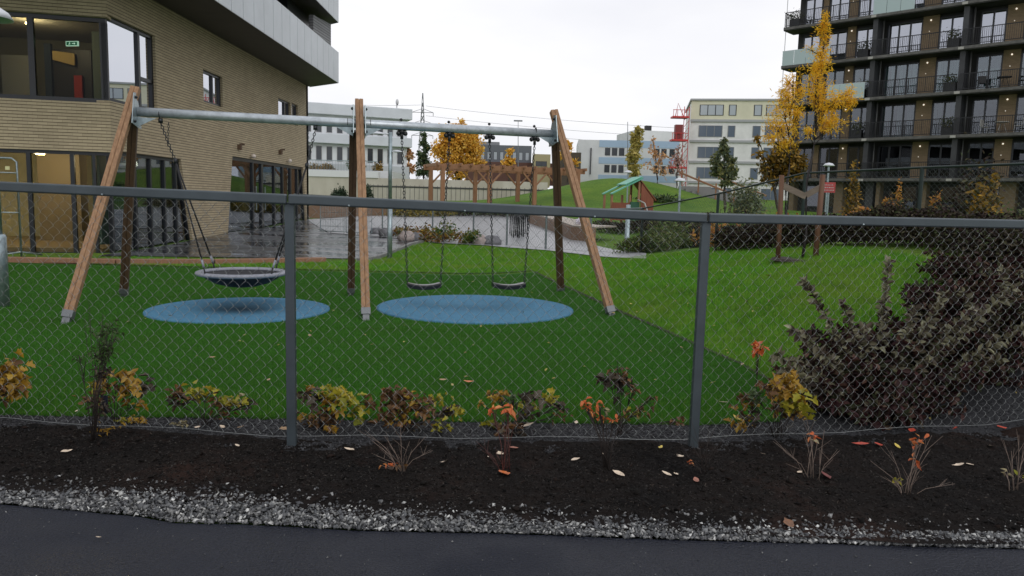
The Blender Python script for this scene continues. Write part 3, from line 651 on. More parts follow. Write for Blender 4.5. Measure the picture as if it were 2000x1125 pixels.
# ================================================================== FAR CHAIN LINK FENCE ROUND THE PLAY AREA
gfm = mat('green coated steel', (.014, .028, .024), .5, metal=.2)
fp = [(8.3, 7.2, 2.28), (7.15, 9.2, 2.27), (6.06, 11.2, 2.25), (5.1, 13.2, 2.22), (4.25, 15.6, 1.86), (3.15, 18.3, 1.50), (2.05, 19.8, 1.42), (.93, 21.2, 1.40), (-.2, 23.0, 1.42), (-1.4, 26.0, 1.45), (-3.1, 28.5, 1.5), (-5.2, 29.5, 1.55), (-8.9, 30.2, 1.65)]
fwire = mat('green coated wire', (.075, .10, .085), .5, metal=.3)
fence('play_area_fence', 'green chain link fence with a thin top rail climbing the mound behind the hedge', fp[:6], 0, .05, .030, .085, .0020, gfm, fwire, kind='tube', railw=.036)
fence('play_area_fence', 'low grey chain link fence between the back lawn and the pale square', fp[5:], 0, .05, .030, .12, .0026, mat('dull galvanised steel', (.17, .20, .20), .5, metal=.4), mat('dull galvanised wire', (.15, .17, .17), .5, metal=.4), kind='tube', railw=.045)
# gate in front of the square
gp = [onG(688, 452), onG(742, 456)]
# ================================================================== BRICK BUILDING ON THE LEFT
brick = coursed('tan brick', (.42, .350, .235), (.125, .10, .066), .075, .25, .3)
alu = mat('black window frame', (.010, .012, .016), .35, spec=.5)
soff = mat('dark soffit panel', (.045, .040, .034), .6, noise=(1.2, .2))
clad = mat('pale metal cladding', (.44, .47, .50), .36, metal=.15, noise=(.7, .08), spec=.5)
bd = thing('brick_building', 'tan brick building with black framed windows and a pale panelled balcony overhang', 'building', (-9.66, 18, 0))
UF = Vector((-.974, -.22, 0)).normalized(); NF = Vector((UF.y*-1*-1, 0, 0)); NF = Vector((.22, -.974, 0)).normalized()
UR = Vector((0, 1, 0)); NR = Vector((1, 0, 0)); C0 = Vector((-9.66, 18, 0))
def facade(U, N, u0, u1, z0, z1, holes, name='wall', m=brick, th=.32, extra=()):
    us = sorted({u0, u1, *[h[0] for h in holes], *[h[1] for h in holes]}); zs = sorted({z0, z1, *[h[2] for h in holes], *[h[3] for h in holes]})
    mb = MB()
    for a, b in zip(us[:-1], us[1:]):
        for c, d in zip(zs[:-1], zs[1:]):
            uc, zc = (a+b)/2, (c+d)/2
            if any(h[0] < uc < h[1] and h[2] < zc < h[3] for h in holes): continue
            p = [C0+U*a+Vector((0, 0, c)), C0+U*b+Vector((0, 0, c)), C0+U*b+Vector((0, 0, d)), C0+U*a+Vector((0, 0, d))]
            mb.prism(p, -N*th)
    for poly in extra: mb.prism([C0+U*a+Vector((0, 0, z)) for a, z in poly], -N*th)
    return mb.build(name, m, bd, world=True)
HF = [(0.0, 9.0, 3.66, 5.62), (0.0, 9.0, .02, 2.51)]
HR = [(0.0, 2.35, 3.72, 5.70), (5.40, 6.92, 4.40, 5.38), (12.72, 14.35, 4.62, 5.52), (14.55, 15.45, 4.64, 5.54), (.0, 4.42, .0, 2.55), (7.14, 16.75, .2, 2.88)]
facade(UF, NF, .0, 12, -.4, 9.4, HF)
facade(UR, NR, .0, 17.1, -.4, 6.7, HR, extra=[[(3.70, 2.55), (4.42, 0.02), (4.42, 2.55)], [(7.14, .2), (7.68, 2.88), (7.14, 2.88)], [(16.75, .2), (16.75, 2.88), (16.22, 2.88)]])
facade(UR, NR, .0, 17.1, 6.7, 9.4, [], m=mat('dark upper wall', (.03, .03, .032), .6))
ex = MB(); ex.prism([C0+UR*17.1+Vector((0, 0, -.4)), C0+UR*17.1+Vector((-9, 2.5, -.4)), C0+UR*17.1+Vector((-9, 2.5, 9.4)), C0+UR*17.1+Vector((0, 0, 9.4))], (0, -.3, 0)); ex.build('wall', brick, bd, world=True)
def window(U, N, u0, u1, z0, z1, bars=(), rows=(), fr=.07, g=None, name='window', dep=.12, lean=(0, 0)):
    """frame set back a little in the wall, with its pane as a sub-part"""
    q = C0-N*dep; P = lambda u, z: q+U*u+Vector((0, 0, z)); mb = MB()
    def br(a, b, w): mb.bar(a, b, w, .09, up=N)
    br(P(u0, z0+fr/2), P(u1, z0+fr/2), fr); br(P(u0, z1-fr/2), P(u1, z1-fr/2), fr)
    br(P(u0+fr/2, z0+fr), P(u0+fr/2+lean[0], z1-fr), fr); br(P(u1-fr/2, z0+fr), P(u1-fr/2+lean[1], z1-fr), fr)
    for b_, w in bars: br(P(b_, z0+fr), P(b_, z1-fr), w)
    for a, b_, zz, w in rows: br(P(a, zz), P(b_, zz), w)
    o = mb.build(name, alu, bd, world=True)
    mg = MB(); mg.prism([P(u0+.02, z0+.02)-N*.01, P(u1-.02, z0+.02)-N*.01, P(u1-.02, z1-.02)-N*.01, P(u0+.02, z1-.02)-N*.01], -N*.012)
    mg2 = mg.build('pane', g, o); mg2.data.transform(Matrix.Translation(-bd.location)); return o
gcl = glass('clear dark glass', .0, (.85, .85, .80), slope=.22); gup = glass('upper dark glass', .0, (.7, .72, .68), slope=.3); gsky = glass('coated glass', .66, (.2, .22, .22)); gsky2 = glass('side glass', .12, (.55, .6, .6))
window(UF, NF, .06, 8.9, 3.66, 5.62, bars=[(.12, .16), (1.66, .13), (3.6, .13), (5.6, .13)], fr=.10, g=gup)
window(UF, NF, .06, 8.9, .02, 2.51, bars=[(.10, .10), (.42, .06), (.90, .09), (1.83, .09), (3.0, .09), (4.2, .09), (5.6, .09)], fr=.08, g=gcl)
window(UR, NR, .06, 2.35, 3.72, 5.70, bars=[(1.62, .10)], rows=[(1.66, 2.3, 4.5, .09)], fr=.08, g=gsky)
window(UR, NR, 5.40, 6.92, 4.40, 5.38, bars=[(6.3, .07)], g=gsky)
window(UR, NR, 12.72, 14.35, 4.62, 5.52, bars=[(13.8, .07)], g=gsky)
window(UR, NR, 14.55, 15.45, 4.64, 5.54, g=gsky)
window(UR, NR, .06, 4.42, .0, 2.55, bars=[(1.25, .08), (2.05, .08), (2.85, .08), (3.55, .08)], fr=.08, g=gsky2, lean=(0, -.68))
window(UR, NR, 7.14, 16.75, .2, 2.88, bars=[(9.9, .12), (10.9, .2), (12.4, .12), (13.5, .12), (14.6, .12), (15.6, .12)], fr=.12, g=gsky2, lean=(.5, -.5))
# brown door leaves and panels inside the entrance opening
dm = mat('brown door panel', (.035, .030, .026), .5)
for a, b in ((7.3, 8.9), (10.0, 10.9), (11.0, 12.3)):
    o = MB().prism([C0-NR*.2+UR*a+Vector((0, 0, .3)), C0-NR*.2+UR*b+Vector((0, 0, .3)), C0-NR*.2+UR*b+Vector((0, 0, 2.78)), C0-NR*.2+UR*(a+.1)+Vector((0, 0, 2.78))], -NR*.05).build('door', dm, bd, world=True)
    h_ = MB().bar(C0-NR*.09+UR*(a+.25)+Vector((0, 0, 1.0)), C0-NR*.09+UR*(a+.25)+Vector((0, 0, 1.9)), .035, .035).build('handle', galv2, o); h_.data.transform(Matrix.Translation(-bd.location))
# rooms behind the glass
plaster = mat('warm plaster', (.40, .36, .22), .8, noise=(1.0, .15)); fl = mat('room floor', (.22, .16, .09), .4); ceil = mat('room ceiling', (.38, .34, .26), .8); greyw = mat('grey room wall', (.22, .20, .13), .8)
def room(z0, z1, wallm, dpt=4.5):
    a = C0-NF*.25; bk = -NF*dpt; mb = MB(); A = a+UF*10; B = a+UF*.3+NR*-.25
    B = Vector((-10.05, 18.12, 0)); A = C0+UF*10-NF*.35; D = A-NF*dpt; E_ = Vector((-10.05, 23.2, 0))
    for n_, p, nn, m_ in (('room_wall', [D, E_], Vector((0, .12, 0)), wallm), ('room_wall', [A, D], UF*.12, wallm)):
        MB().prism([p[0]+Vector((0, 0, z0)), p[1]+Vector((0, 0, z0)), p[1]+Vector((0, 0, z1)), p[0]+Vector((0, 0, z1))], nn).build(n_, m_, bd, world=True)
    MB().prism([A+Vector((0, 0, z0)), B+Vector((0, 0, z0)), E_+Vector((0, 0, z0)), D+Vector((0, 0, z0))], (0, 0, -.1)).build('room_floor', fl, bd, world=True)
    MB().prism([A+Vector((0, 0, z1)), B+Vector((0, 0, z1)), E_+Vector((0, 0, z1)), D+Vector((0, 0, z1))], (0, 0, .1)).build('room_ceiling', ceil, bd, world=True)
room(.19, 2.62, plaster); room(3.6, 5.9, greyw)
MB().prism([(-13.0, 20.4, .06), (-11.9, 20.5, .06), (-11.9, 20.5, 2.6), (-13.0, 20.4, 2.6)], (0, .35, 0)).build('room_partition', mat('brown panel', (.17, .13, .075), .7), bd, world=True)
MB().prism([(-10.95, 19.4, .06), (-10.75, 19.4, .06), (-10.75, 19.4, 2.6), (-10.95, 19.4, 2.6)], (0, 1.5, 0)).build('room_partition', mat('teal panel', (.06, .11, .11), .6), bd, world=True)
lampm = emit('lit ceiling lamp', (1, .78, .42), 14)
for x, y, z, e in ((-12.2, 19.3, 2.45, 62), (-14.6, 19.0, 2.45, 62), (-10.7, 21.0, 2.45, 22), (-12.5, 19.6, 5.75, 40)):
    o = MB().lathe([(.001, z+.02), (.10, z+.02), (.10, z+.06), (.001, z+.06)], (x, y, 0), 16).build('ceiling_lamp', lampm, bd, world=True)
    ld = bpy.data.lights.new('room_light', 'POINT'); ld.energy = e; ld.shadow_soft_size = .15; ld.color = (1, .84, .56); lo = bpy.data.objects.new('room_light', ld); COL.objects.link(lo); lo.location = (x, y, z-.08)
# doorway and red chair upstairs, exit sign, wall lamp
MB().span((-12.80, 21.0, 3.62), (-11.75, 21.1, 5.42)).build('inner_door', mat('dark doorway', (.02, .016, .013), .5), bd, world=True)
MB().span((-12.98, 20.9, 3.62), (-12.80, 21.0, 5.55)).build('inner_door_frame', mat('dark blue frame', (.02, .03, .045), .5), bd, world=True)
MB().span((-12.2, 20.92, 3.62), (-11.98, 20.98, 4.72)).build('red_coat', mat('red cloth', (.35, .03, .02), .8), bd, world=True)
MB().prism([(-12.75, 20.9, 5.12), (-12.15, 20.9, 4.98), (-12.15, 20.9, 5.30), (-12.75, 20.9, 5.36)], (0, .05, 0)).build('inner_panel', mat('ochre panel', (.40, .27, .09), .7), bd, world=True)
MB().span((-11.6, 20.8, 3.62), (-11.2, 20.9, 5.88)).build('room_partition', mat('grey green panel', (.12, .15, .12), .7), bd, world=True)
MB().span((-14.1, 20.8, 3.62), (-13.25, 20.9, 5.2)).build('room_partition', mat('pale cabinet', (.28, .27, .24), .6), bd, world=True)
ex_ = thing('exit_sign', 'small lit green and white emergency exit sign hanging behind the upper window', 'sign', (-11.08, 19.0, 5.20), R(-10))
ex_.scale = (1.15, 1.15, 1.15)
MB().box((0, 0, 0), (.30, .03, .105)).build('sign_face', emit('lit sign white', (.55, .85, .70), .9), ex_)
mb = MB(); gr = emit('lit sign green', (.0, .16, .07), .5)
mb.box((0, -.018, 0), (.255, .006, .072)); mb.build('green_field', gr, ex_)
mb = MB(); wf = emit('lit sign figure', (.75, 1, .9), 1.0)
mb.ball((-.045, -.024, .022), .007, n=6, m=4); mb.bar((-.045, -.024, .013), (-.055, -.024, -.008), .004, .010, up=(1, 0, 0)); mb.bar((-.055, -.024, -.008), (-.040, -.024, -.028), .004, .006, up=(1, 0, 0)); mb.bar((-.055, -.024, -.008), (-.075, -.024, -.022), .004, .006, up=(1, 0, 0)); mb.bar((-.046, -.024, .010), (-.028, -.024, .0), .004, .005, up=(1, 0, 0))
mb.build('running_figure', wf, ex_)
mb = MB(); mb.box((.035, -.024, 0), (.05, .004, .012)); mb.prism([(.060, -.026, .024), (.060, -.026, -.024), (.092, -.026, 0)], (0, .004, 0)); mb.build('arrow', wf, ex_)
# wall spot lamps above the entrance
for k, (u, z, cap) in enumerate(((8.2, 3.22, 1), (12.75, 3.34, 1), (9.4, 2.98, 0), (13.8, 3.05, 0))):
    mb = MB(); p = C0+UR*u+Vector((0, 0, z))
    if cap: mb.box(p+NR*.05, (.1, .14, .16)); mb.tube([p+NR*.1+Vector((0, 0, -.1)), p+NR*.1+Vector((0, 0, .12))], .05, 10); mb.tube([p+NR*.1+Vector((0, 0, .1)), p+NR*.24+Vector((0, 0, .1))], .03, 8)
    else: mb.ball(p+NR*.12, .09, 1, 1.3, .9)
    mb.build('wall_lamp', mat('rusty brown lamp', (.10, .06, .035), .5) if cap else mat('cream lamp', (.62, .55, .48), .4), bd, world=True, smooth=not cap)
# balcony deck and pale panelled parapet
def deck(z, zs, dark):
    O = [(-8.0, 14.0), (-8.0, 33.75), (-9.66, 35.2), (-14, 35.4), (-14, 14.0)]
    MB().prism([(x, y, z) for x, y in O], (0, 0, .22)).build('balcony_deck', soff, bd, world=True)
    par = [(-7.96, 14.0), (-7.96, 33.80), (-9.64, 35.25)]
    mb = MB(); i_ = 0
    for a, b in zip(par[:-1], par[1:]):
        a = Vector((*a, 0)); b = Vector((*b, 0)); n = max(1, int((b-a).length/.87)); d = (b-a)/n; dn = d.normalized(); nn = Vector((dn.y, -dn.x, 0))
        for k in range(n):
            p = a+d*k+dn*.012; q = a+d*(k+1)-dn*.012; top = z+1.30-(.0 if p.y < 33.1 else .12)
            o = MB().prism([p+Vector((0, 0, z-.02)), q+Vector((0, 0, z-.02)), q+Vector((0, 0, top)), p+Vector((0, 0, top))], nn*.03).build('balcony_panel', clad, bd, world=True)
    MB().prism([(-8.0, 14.0, z+.22), (-7.975, 14.0, z+.22), (-7.975, 33.75, z+.22), (-8.0, 33.75, z+.22)], (0, 0, 1.0)).build('panel_backing', alu, bd, world=True)
deck(6.62, 0, 0); deck(9.22, 0, 0)
MB().prism([(-9.0, 29.9, 6.84), (-9.0, 35.2, 6.84), (-9.0, 35.2, 9.22), (-9.0, 29.9, 9.22)], (-.5, 0, 0)).build('wall', alu, bd, world=True)
sid = coursed('grey boarding', (.24, .24, .25), (.09, .09, .1), .11, 3, .1)
MB().prism([(-8.35, 31.2, 6.84), (-8.15, 33.3, 6.84), (-8.15, 33.3, 9.0), (-8.35, 31.2, 8.9)], (-.2, .05, 0)).build('boarded_screen', sid, bd, world=True)

# ================================================================== DARK APARTMENT BLOCK ON THE RIGHT
P0 = (25.3, 52.5, 0); ARZ = math.atan2(-.695, .72)
ab = thing('apartment_block', 'dark apartment block with rows of railed balconies and tan brick piers on the right', 'building', P0, ARZ)
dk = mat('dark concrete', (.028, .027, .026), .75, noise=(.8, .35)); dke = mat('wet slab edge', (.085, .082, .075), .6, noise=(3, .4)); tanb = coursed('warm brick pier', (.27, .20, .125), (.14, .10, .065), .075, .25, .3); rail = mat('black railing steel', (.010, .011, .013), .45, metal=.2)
wfm = mat('apartment window frame', (.014, .017, .022), .4); slatem = mat('dark slate cladding', (.035, .036, .04), .6, noise=(2, .2))
FZ = [3.85+2.8*k for k in range(6)]
MB().span((-7.1, 1.75, 1.2), (24, 14, 20.9)).build('wall', dk, ab)
def coatg(n, r, t): return glass(n, r, t)
WG = [glass('dark apartment glass', .07, (.35, .38, .38)), glass('dim apartment glass', .10, (.5, .55, .55)), glass('teal apartment glass', .12, (.55, .65, .65)), glass('sky lit glass', .34, (.3, .33, .36)), glass('bright sky glass', .44, (.25, .28, .32))]
curt = mat('pale curtain', (.42, .47, .46), .8, noise=(6, .4, (9, 1, .05))); curd = mat('dim interior', (.03, .032, .035), .8)
WIN = [(-6.6, -5.35, 2), (-4.75, -3.4, 2), (-2.7, -1.25, 2), (-.6, 1.6, 3), (2.7, 4.15, 2), (5.1, 6.5, 2), (7.55, 9.9, 3), (11.6, 13.8, 3), (15, 17, 2)]
PIER = [(-5.25, -4.85), (-3.35, -2.75), (1.65, 2.65), (6.55, 7.5), (10.6, 11.5)]
COLS = [-1.0, 4.55, 10.2, 16]
for fi, z in enumerate(FZ):
    MB().span((-7.5, 0, z-.26), (24, 1.7, z)).build('balcony_slab', dk, ab)
    MB().span((-7.5, -.04, z-.20), (24, -.002, z-.02)).build('slab_edge', dke, ab)
    if fi == 5: continue
    for wi, (a, b, n) in enumerate(WIN):
        mb = MB(); y0, y1 = 1.60, 1.74; h0, h1 = z+.04, z+2.36
        mb.span((a, y0, h0), (b, y1, h0+.09)); mb.span((a, y0, h1-.08), (b, y1, h1))
        for k in range(n+1): x = a+(b-a)*k/n; mb.span((x-.05, y0+.003, h0+.09), (x+.05, y1, h1-.08))
        o = mb.build('window', wfm, ab)
        gi = min(4, max(0, fi)) if fi < 4 else 4
        if fi == 3: gi = 4 if wi != 1 else 3
        if fi == 0: gi = 0
        mg = MB(); mg.span((a+.04, y0+.05, h0+.05), (b-.04, y0+.062, h1-.05)); mg.build('pane', WG[gi], o)
        cur = (fi == 2 and wi in (3, 4)) or (fi == 1 and wi in (3,)) or (fi == 1 and wi == 4) or (fi == 2 and wi == 5) or (fi == 3 and wi in (3, 4))
        if cur:
            mc = MB(); x = a+.08
            while x < b-.15:
                w = rnd.uniform(.12, .34); mc.span((x, y0+.10, h0+.1), (min(x+w, b-.05), y0+.115, h1-.15 if wi != 5 else z+1.5)); x += w+rnd.choice((.02, .03, .22))
            mc.build('curtain', curt, o)
    for (a, b) in PIER:
        MB().span((a, 1.56, z+.001), (b, 1.748, z+2.53)).build('brick_pier', tanb, ab)
        c = (a+b)/2
        if b-a > .5:
            MB().ball((c+.0, 1.48, z+2.22), .055, n=8, m=5).build('wall_lamp', emit('lit globe lamp', (1, .88, .72), .9), ab, smooth=True)
            MB().ball((c-.05, 1.49, z+1.50), .032, n=8, m=5).build('wall_lamp', emit('dim globe lamp', (.8, .74, .64), .6), ab, smooth=True)
    for c in COLS:
        MB().span((c-.16, .25, z), (c+.16, 1.6, z+2.54)).build('balcony_divider', slatem, ab)
        MB().tube([(c+.34, .9, z), (c+.34, .9, z+2.54)], .05, 8).build('drain_pipe', mat('grey drain pipe', (.10, .10, .10), .5), ab, smooth=True)
        MB().span((c-.22, -.10, z-.22), (c+.1, -.041, z-.06)).build('drain_box', mat('pale drain box', (.35, .34, .31), .5), ab)
    # balustrades, a bay at a time; some with frosted glass
    fro = mat('frosted glass', (.36, .45, .45), .25, spec=.6)
    SEG = [(-7.45, -3.9), (-3.9, -1.3), (-1.15, 1.5), (1.5, 4.4), (4.55, 10.1), (10.2, 16), (16, 22)]
    for (a, b) in SEG:
        frost = (fi == 3 and a == -7.45) or (fi == 4 and a == -1.15) or (fi == 2 and a == -3.9)
        mb = MB()
        mb.span((a, .0, z+1.02), (b-.01, .05, z+1.07)); mb.span((a, .0, z+.07), (b-.01, .04, z+.11))
        if not frost:
            n = int((b-a)/.115)
            for k in range(n+1): x = a+(b-a-.03)*k/n; w = .018 if k % 9 else .036; mb.span((x, .01, z+.11), (x+w, .03, z+1.02))
            mb.build('railing', rail, ab)
        else:
            r_ = mb.build('railing', mat('pale rail', (.45, .48, .48), .4), ab); n = int((b-a)/.85); 
            for k in range(n): MB().span((a+(b-a)*k/n+.012, -.03, z-.12), (a+(b-a)*(k+1)/n-.012, -.012, z+1.04)).build('glass_panel', fro, r_)
    mb = MB(); mb.span((-7.5, .06, z+1.02), (-7.45, 1.7, z+1.07))
    for k in range(10): mb.span((-7.5, .1+k*.16, z), (-7.47, .12+k*.16, z+1.02))
    mb.build('side_railing', rail, ab)
for k in range(5): MB().tube([(-7.42+.0, .2, FZ[k]), (-7.42, .2, FZ[k]+2.54)], .025, 6).build('corner_rod', mat('pale rod', (.4, .4, .4), .5), ab)
# open ground floor with columns
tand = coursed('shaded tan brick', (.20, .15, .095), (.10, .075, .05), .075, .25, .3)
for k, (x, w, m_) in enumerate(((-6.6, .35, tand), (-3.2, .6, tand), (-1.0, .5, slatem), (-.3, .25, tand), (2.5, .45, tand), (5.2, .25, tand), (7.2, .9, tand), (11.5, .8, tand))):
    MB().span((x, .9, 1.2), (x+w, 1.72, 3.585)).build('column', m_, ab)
for x0, x1, gi in ((-5.8, -3.4, 1), (.3, 2.2, 0), (3.6, 5.0, 0), (5.8, 7.1, 2), (8.8, 11.2, 2)):
    o = MB().span((x0, 1.62, 1.7), (x1, 1.72, 3.4)).build('window', wfm, ab); MB().span((x0+.08, 1.60, 1.8), (x1-.08, 1.612, 3.3)).build('pane', glass('ground floor glass', .12, (.1, .11, .11)), o)
# things standing on the balconies
def onab(s, dep, z): v = Matrix.Rotation(ARZ, 3, 'Z') @ Vector((s, dep, 0)); return Vector((P0[0]+v.x, P0[1]+v.y, z))
potm = mat('dark planter', (.02, .021, .023), .6); pleaf = island('balcony leaves', [(.02, .035, .01), (.05, .075, .02), (.09, .08, .02), (.03, .05, .015)], .6, trans=.2)
PL = [('big dark planter with a shrub by the left divider, second balcony row from the top', -1.75, 3), ('tall planter with a bushy plant at the middle divider, second balcony row from the top', 3.9, 3), ('dark planter with trailing leaves at the middle divider, third balcony row down', 3.9, 2), ('dark planter with a low shrub at the middle divider, fourth balcony row down', 4.0, 1), ('boxy planter with brown grass at the outer left corner of the top row', -6.9, 4), ('planter with a low shrub beside the left divider, third balcony row down', -1.8, 2), ('planter with a low shrub beside the left divider, fourth balcony row down', -1.8, 1)]
for lab, s_, fi in PL:
    o = thing('potted_plant', lab, 'potted plant', onab(s_, .55, FZ[fi]), ARZ, 'potted plants on the balconies')
    MB().prism([(-.36, -.22, 0), (.36, -.22, 0), (.36, .22, 0), (-.36, .22, 0)], (0, 0, .62)).build('pot', potm, o, bevel=.02)
    c = npr.normal(size=(240, 3))*[.3, .22, .2]+[0, 0, .85]; leafmesh('foliage', c+np.array(o.location), .12, pleaf, o, 'oval')
chm2 = mat('black garden chair', (.015, .015, .016), .5); chw = mat('pale metal chair', (.40, .40, .38), .4)
def chair(lab, s_, fi, m_, rz):
    o = thing('balcony_chair', lab, 'chair', onab(s_, .75, FZ[fi]), ARZ+rz, 'chairs on the balconies')
    MB().box((0, 0, .44), (.46, .44, .04)).build('seat', m_, o, bevel=.01)
    mb = MB(); mb.box((0, .22, .72), (.46, .03, .44)) ; mb.build('backrest', m_, o, bevel=.01)
    for x in (-.2, .2):
        for y in (-.19, .19): MB().tube([(x, y, .42), (x*1.15, y*1.15, 0)], .016, 6).build('leg', m_, o)
        MB().tube([(x*1.15, .2, .66), (x*1.15, -.2, .66), (x*1.15, -.2, .42)], .014, 6).build('armrest', m_, o)
chair('black balcony chair in front of pale curtains, third balcony row down on the right', 5.7, 2, chm2, .3); chair('black balcony chair right of a small round table, third balcony row down', 7.9, 2, chm2, -1.2)
chair('pale metal balcony chair left of a pale table, fourth balcony row down', 6.1, 1, chw, 1.4); chair('pale metal balcony chair right of a pale table, fourth balcony row down', 7.9, 1, chw, -1.4)
for lab, s_, fi, m_ in (('small round dark table between balcony chairs, third balcony row down', 6.9, 2, chm2), ('pale table between two pale chairs, fourth balcony row down', 7.0, 1, chw)):
    o = thing('balcony_table', lab, 'table', onab(s_, .75, FZ[fi]), ARZ); MB().lathe([(.001, .74), (.42, .74), (.42, .70), (.001, .70)], n=20).build('tabletop', m_, o)
    for a in range(3): MB().tube([(.08*math.cos(a*2.1), .08*math.sin(a*2.1), .71), (.32*math.cos(a*2.1), .32*math.sin(a*2.1), 0)], .015, 6).build('leg', m_, o)

# ================================================================== FAR BUILDINGS
def bldg(name, lab, x0, y0, x1, y1, depth, z0, z1, m_, wall='wall'):
    d = Vector((x1-x0, y1-y0, 0)); o = thing(name, lab, 'building', (x0, y0, z0), math.atan2(d.y, d.x)); w = d.length
    MB().span((0, 0, -.5), (w, depth, z1-z0)).build(wall, m_, o); return o, w
def win(o, x, z, w, h, n=1, g=None, fr=None, y=-.03, bar=.06):
    fr = fr or alu; mb = MB(); mb.span((x, y, z), (x+w, y+.045, z+.06)); mb.span((x, y, z+h-.06), (x+w, y+.045, z+h))
    for k in range(n+1): q = x+(w-bar)*k/n; mb.span((q, y+.002, z+.06), (q+bar, y+.045, z+h-.06))
    f = mb.build('window', fr, o); MB().span((x+.03, y+.02, z+.03), (x+w-.03, y+.028, z+h-.03)).build('pane', g, f)
offw = mat('white render', (.62, .64, .66), .7, noise=(.6, .1)); offb = mat('pale band panels', (.56, .59, .63), .55, noise=(.4, .08)); dgl = mat('far dark glazing', (.030, .036, .045), .15, spec=.6)
# white office: two window rows between deep bands
ow, w = bldg('white_office', 'white two storey office with deep pale bands over dark narrow windows behind the swing', -34, 80.9, -12.9, 89.5, 16, 3.4, 12.0, offw)
for a, b, y in ((7.35, 8.6, -.7), (4.15, 5.25, -.7)): MB().span((-.6, y, a), (w+.45, 3, b)).build('parapet_band', offb, ow, bevel=.07)
MB().span((-.3, -.35, -.4), (w+.2, -.01, 1.9)).build('plinth', mat('pale plinth', (.48, .50, .53), .7), ow)
k = 0; x = .5
while x < w-1: win(ow, x, 2.15, .72, 1.75, 1, dgl, mat('pale window surround', (.5, .5, .5), .6)); win(ow, x, 5.35, .72, 1.5, 1, dgl, MATS['pale window surround']); x += 1.17
MB().tube([(w-.8, 2, 8.6), (w-.8, 2, 9.3)], .06, 6).ball((w-.8, 1.8, 9.6), .38, .5, .9, 1).build('roof_antenna', mat('white dish', (.6, .6, .6), .5), ow)
# retaining walls with a white cap and railing
cw = mat('stained cream wall', (.40, .37, .30), .85, noise=(.45, .15, (1, 1, .3)), col2=(.56, .53, .46)); capm = mat('white wall cap', (.66, .67, .68), .6)
o = thing('retaining_wall', 'long cream concrete retaining wall with a white cap below the white office', 'wall', (-26, 68, 1.2))
MB().span((0, 0, -.4), (29, .5, 2.15)).build('wall_face', cw, o); MB().span((0, -.1, 2.15), (13.6, 1.2, 2.72)).build('wall_cap', capm, o)
mb = MB()
for k in range(95): mb.tube([(.2+k*.14, .1, 2.72), (.2+k*.14, .1, 3.6)], .018, 4)
mb.span((.1, .08, 3.6), (13.5, .14, 3.66)); mb.build('railing', galv2, o)
o = thing('retaining_wall', 'lower stained concrete wall with a dark coping behind the timber pergola', 'wall', (-12.6, 64, 1.2))
MB().span((0, 0, -.3), (15.5, .4, 1.3)).build('wall_face', cw, o); MB().span((-.05, -.05, 1.3), (15.55, .45, 1.42)).build('coping', mat('dark coping', (.06, .06, .06), .8), o)
mb = MB()
for k in range(40): mb.tube([(.2+k*.39, -.3, .0), (.2+k*.39, -.3, 1.5)], .02, 4)
mb.build('railing', mat('thin dark rail', (.05, .055, .06), .6), o)
# grey office and red base
o, w = bldg('grey_office', 'distant dark grey flat roofed office behind the yellow tree', -9.5, 160, 3.4, 160, 14, 5, 13.3, mat('dark grey cladding', (.11, .12, .14), .6))
MB().span((-1, -1.2, 0), (w+5, -.001, 4.7)).build('lower_storey', mat('brown red storey', (.10, .045, .035), .8), o)
for k in range(9): win(o, .8+k*1.35, 5.2, .8, 1.7, 1, mat('pale blind', (.35, .38, .42), .4))
MB().span((2, 2, 8.3), (6, 5, 9.1)).build('roof_plant', mat('roof plant grey', (.2, .21, .22), .6), o)
o, w = bldg('ochre_block', 'distant low tan block right of the grey office', 3.6, 150, 7.0, 150, 10, 5, 11.0, mat('tan render', (.36, .31, .18), .8)); win(o, .5, 3.6, 2.2, 1.0, 2, dgl)
o, w = bldg('brown_block', 'distant dark brown block behind the right swing leg', 7.1, 118, 10.3, 118, 8, 4, 9.4, mat('dark brown render', (.07, .055, .04), .8)); win(o, .4, 3.2, 2.2, 1.0, 2, dgl)
# pale blue school
wpan = mat('white wall panels', (.62, .63, .64), .7, noise=(.25, .1)); bpan = mat('pale blue panels', (.34, .46, .60), .6)
o, w = bldg('pale_blue_building', 'white and pale blue three storey building with small dark windows on the skyline', 10.8, 130, 28, 129, 14, 4.5, 12.4, wpan)
MB().span((3.6, -.05, 6.7), (w, -.001, 7.9)).build('blue_band', bpan, o); MB().span((3.6, -.05, 3.9), (w, -.001, 5.0)).build('blue_band', bpan, o); MB().span((3.6, -.05, .9), (w, -.001, 2.0)).build('blue_band', bpan, o)
for r_, z in enumerate((5.1, 2.2)):
    for x in (4.6, 5.8, 7.0, 9.0, 13.0, 14.2, 15.6): win(o, x, z+.2, .9, 1.3, 1, dgl)
for x in (4.6, 6.0, 7.4): win(o, x, .0, 1.1, .8, 1, dgl)
MB().tube([(2.2, -.2, 2), (2.2, -.2, 6.5)], .12, 6).build('flue', mat('dark flue', (.08, .08, .09), .5), o)
o, w = bldg('white_hall', 'tall plain white hall with a roof vent behind the pale blue building', 23.5, 150, 36, 152, 12, 5, 16.2, wpan); MB().span((3, 2, 11.2), (4.2, 3, 12.4)).build('roof_vent', dk, o)
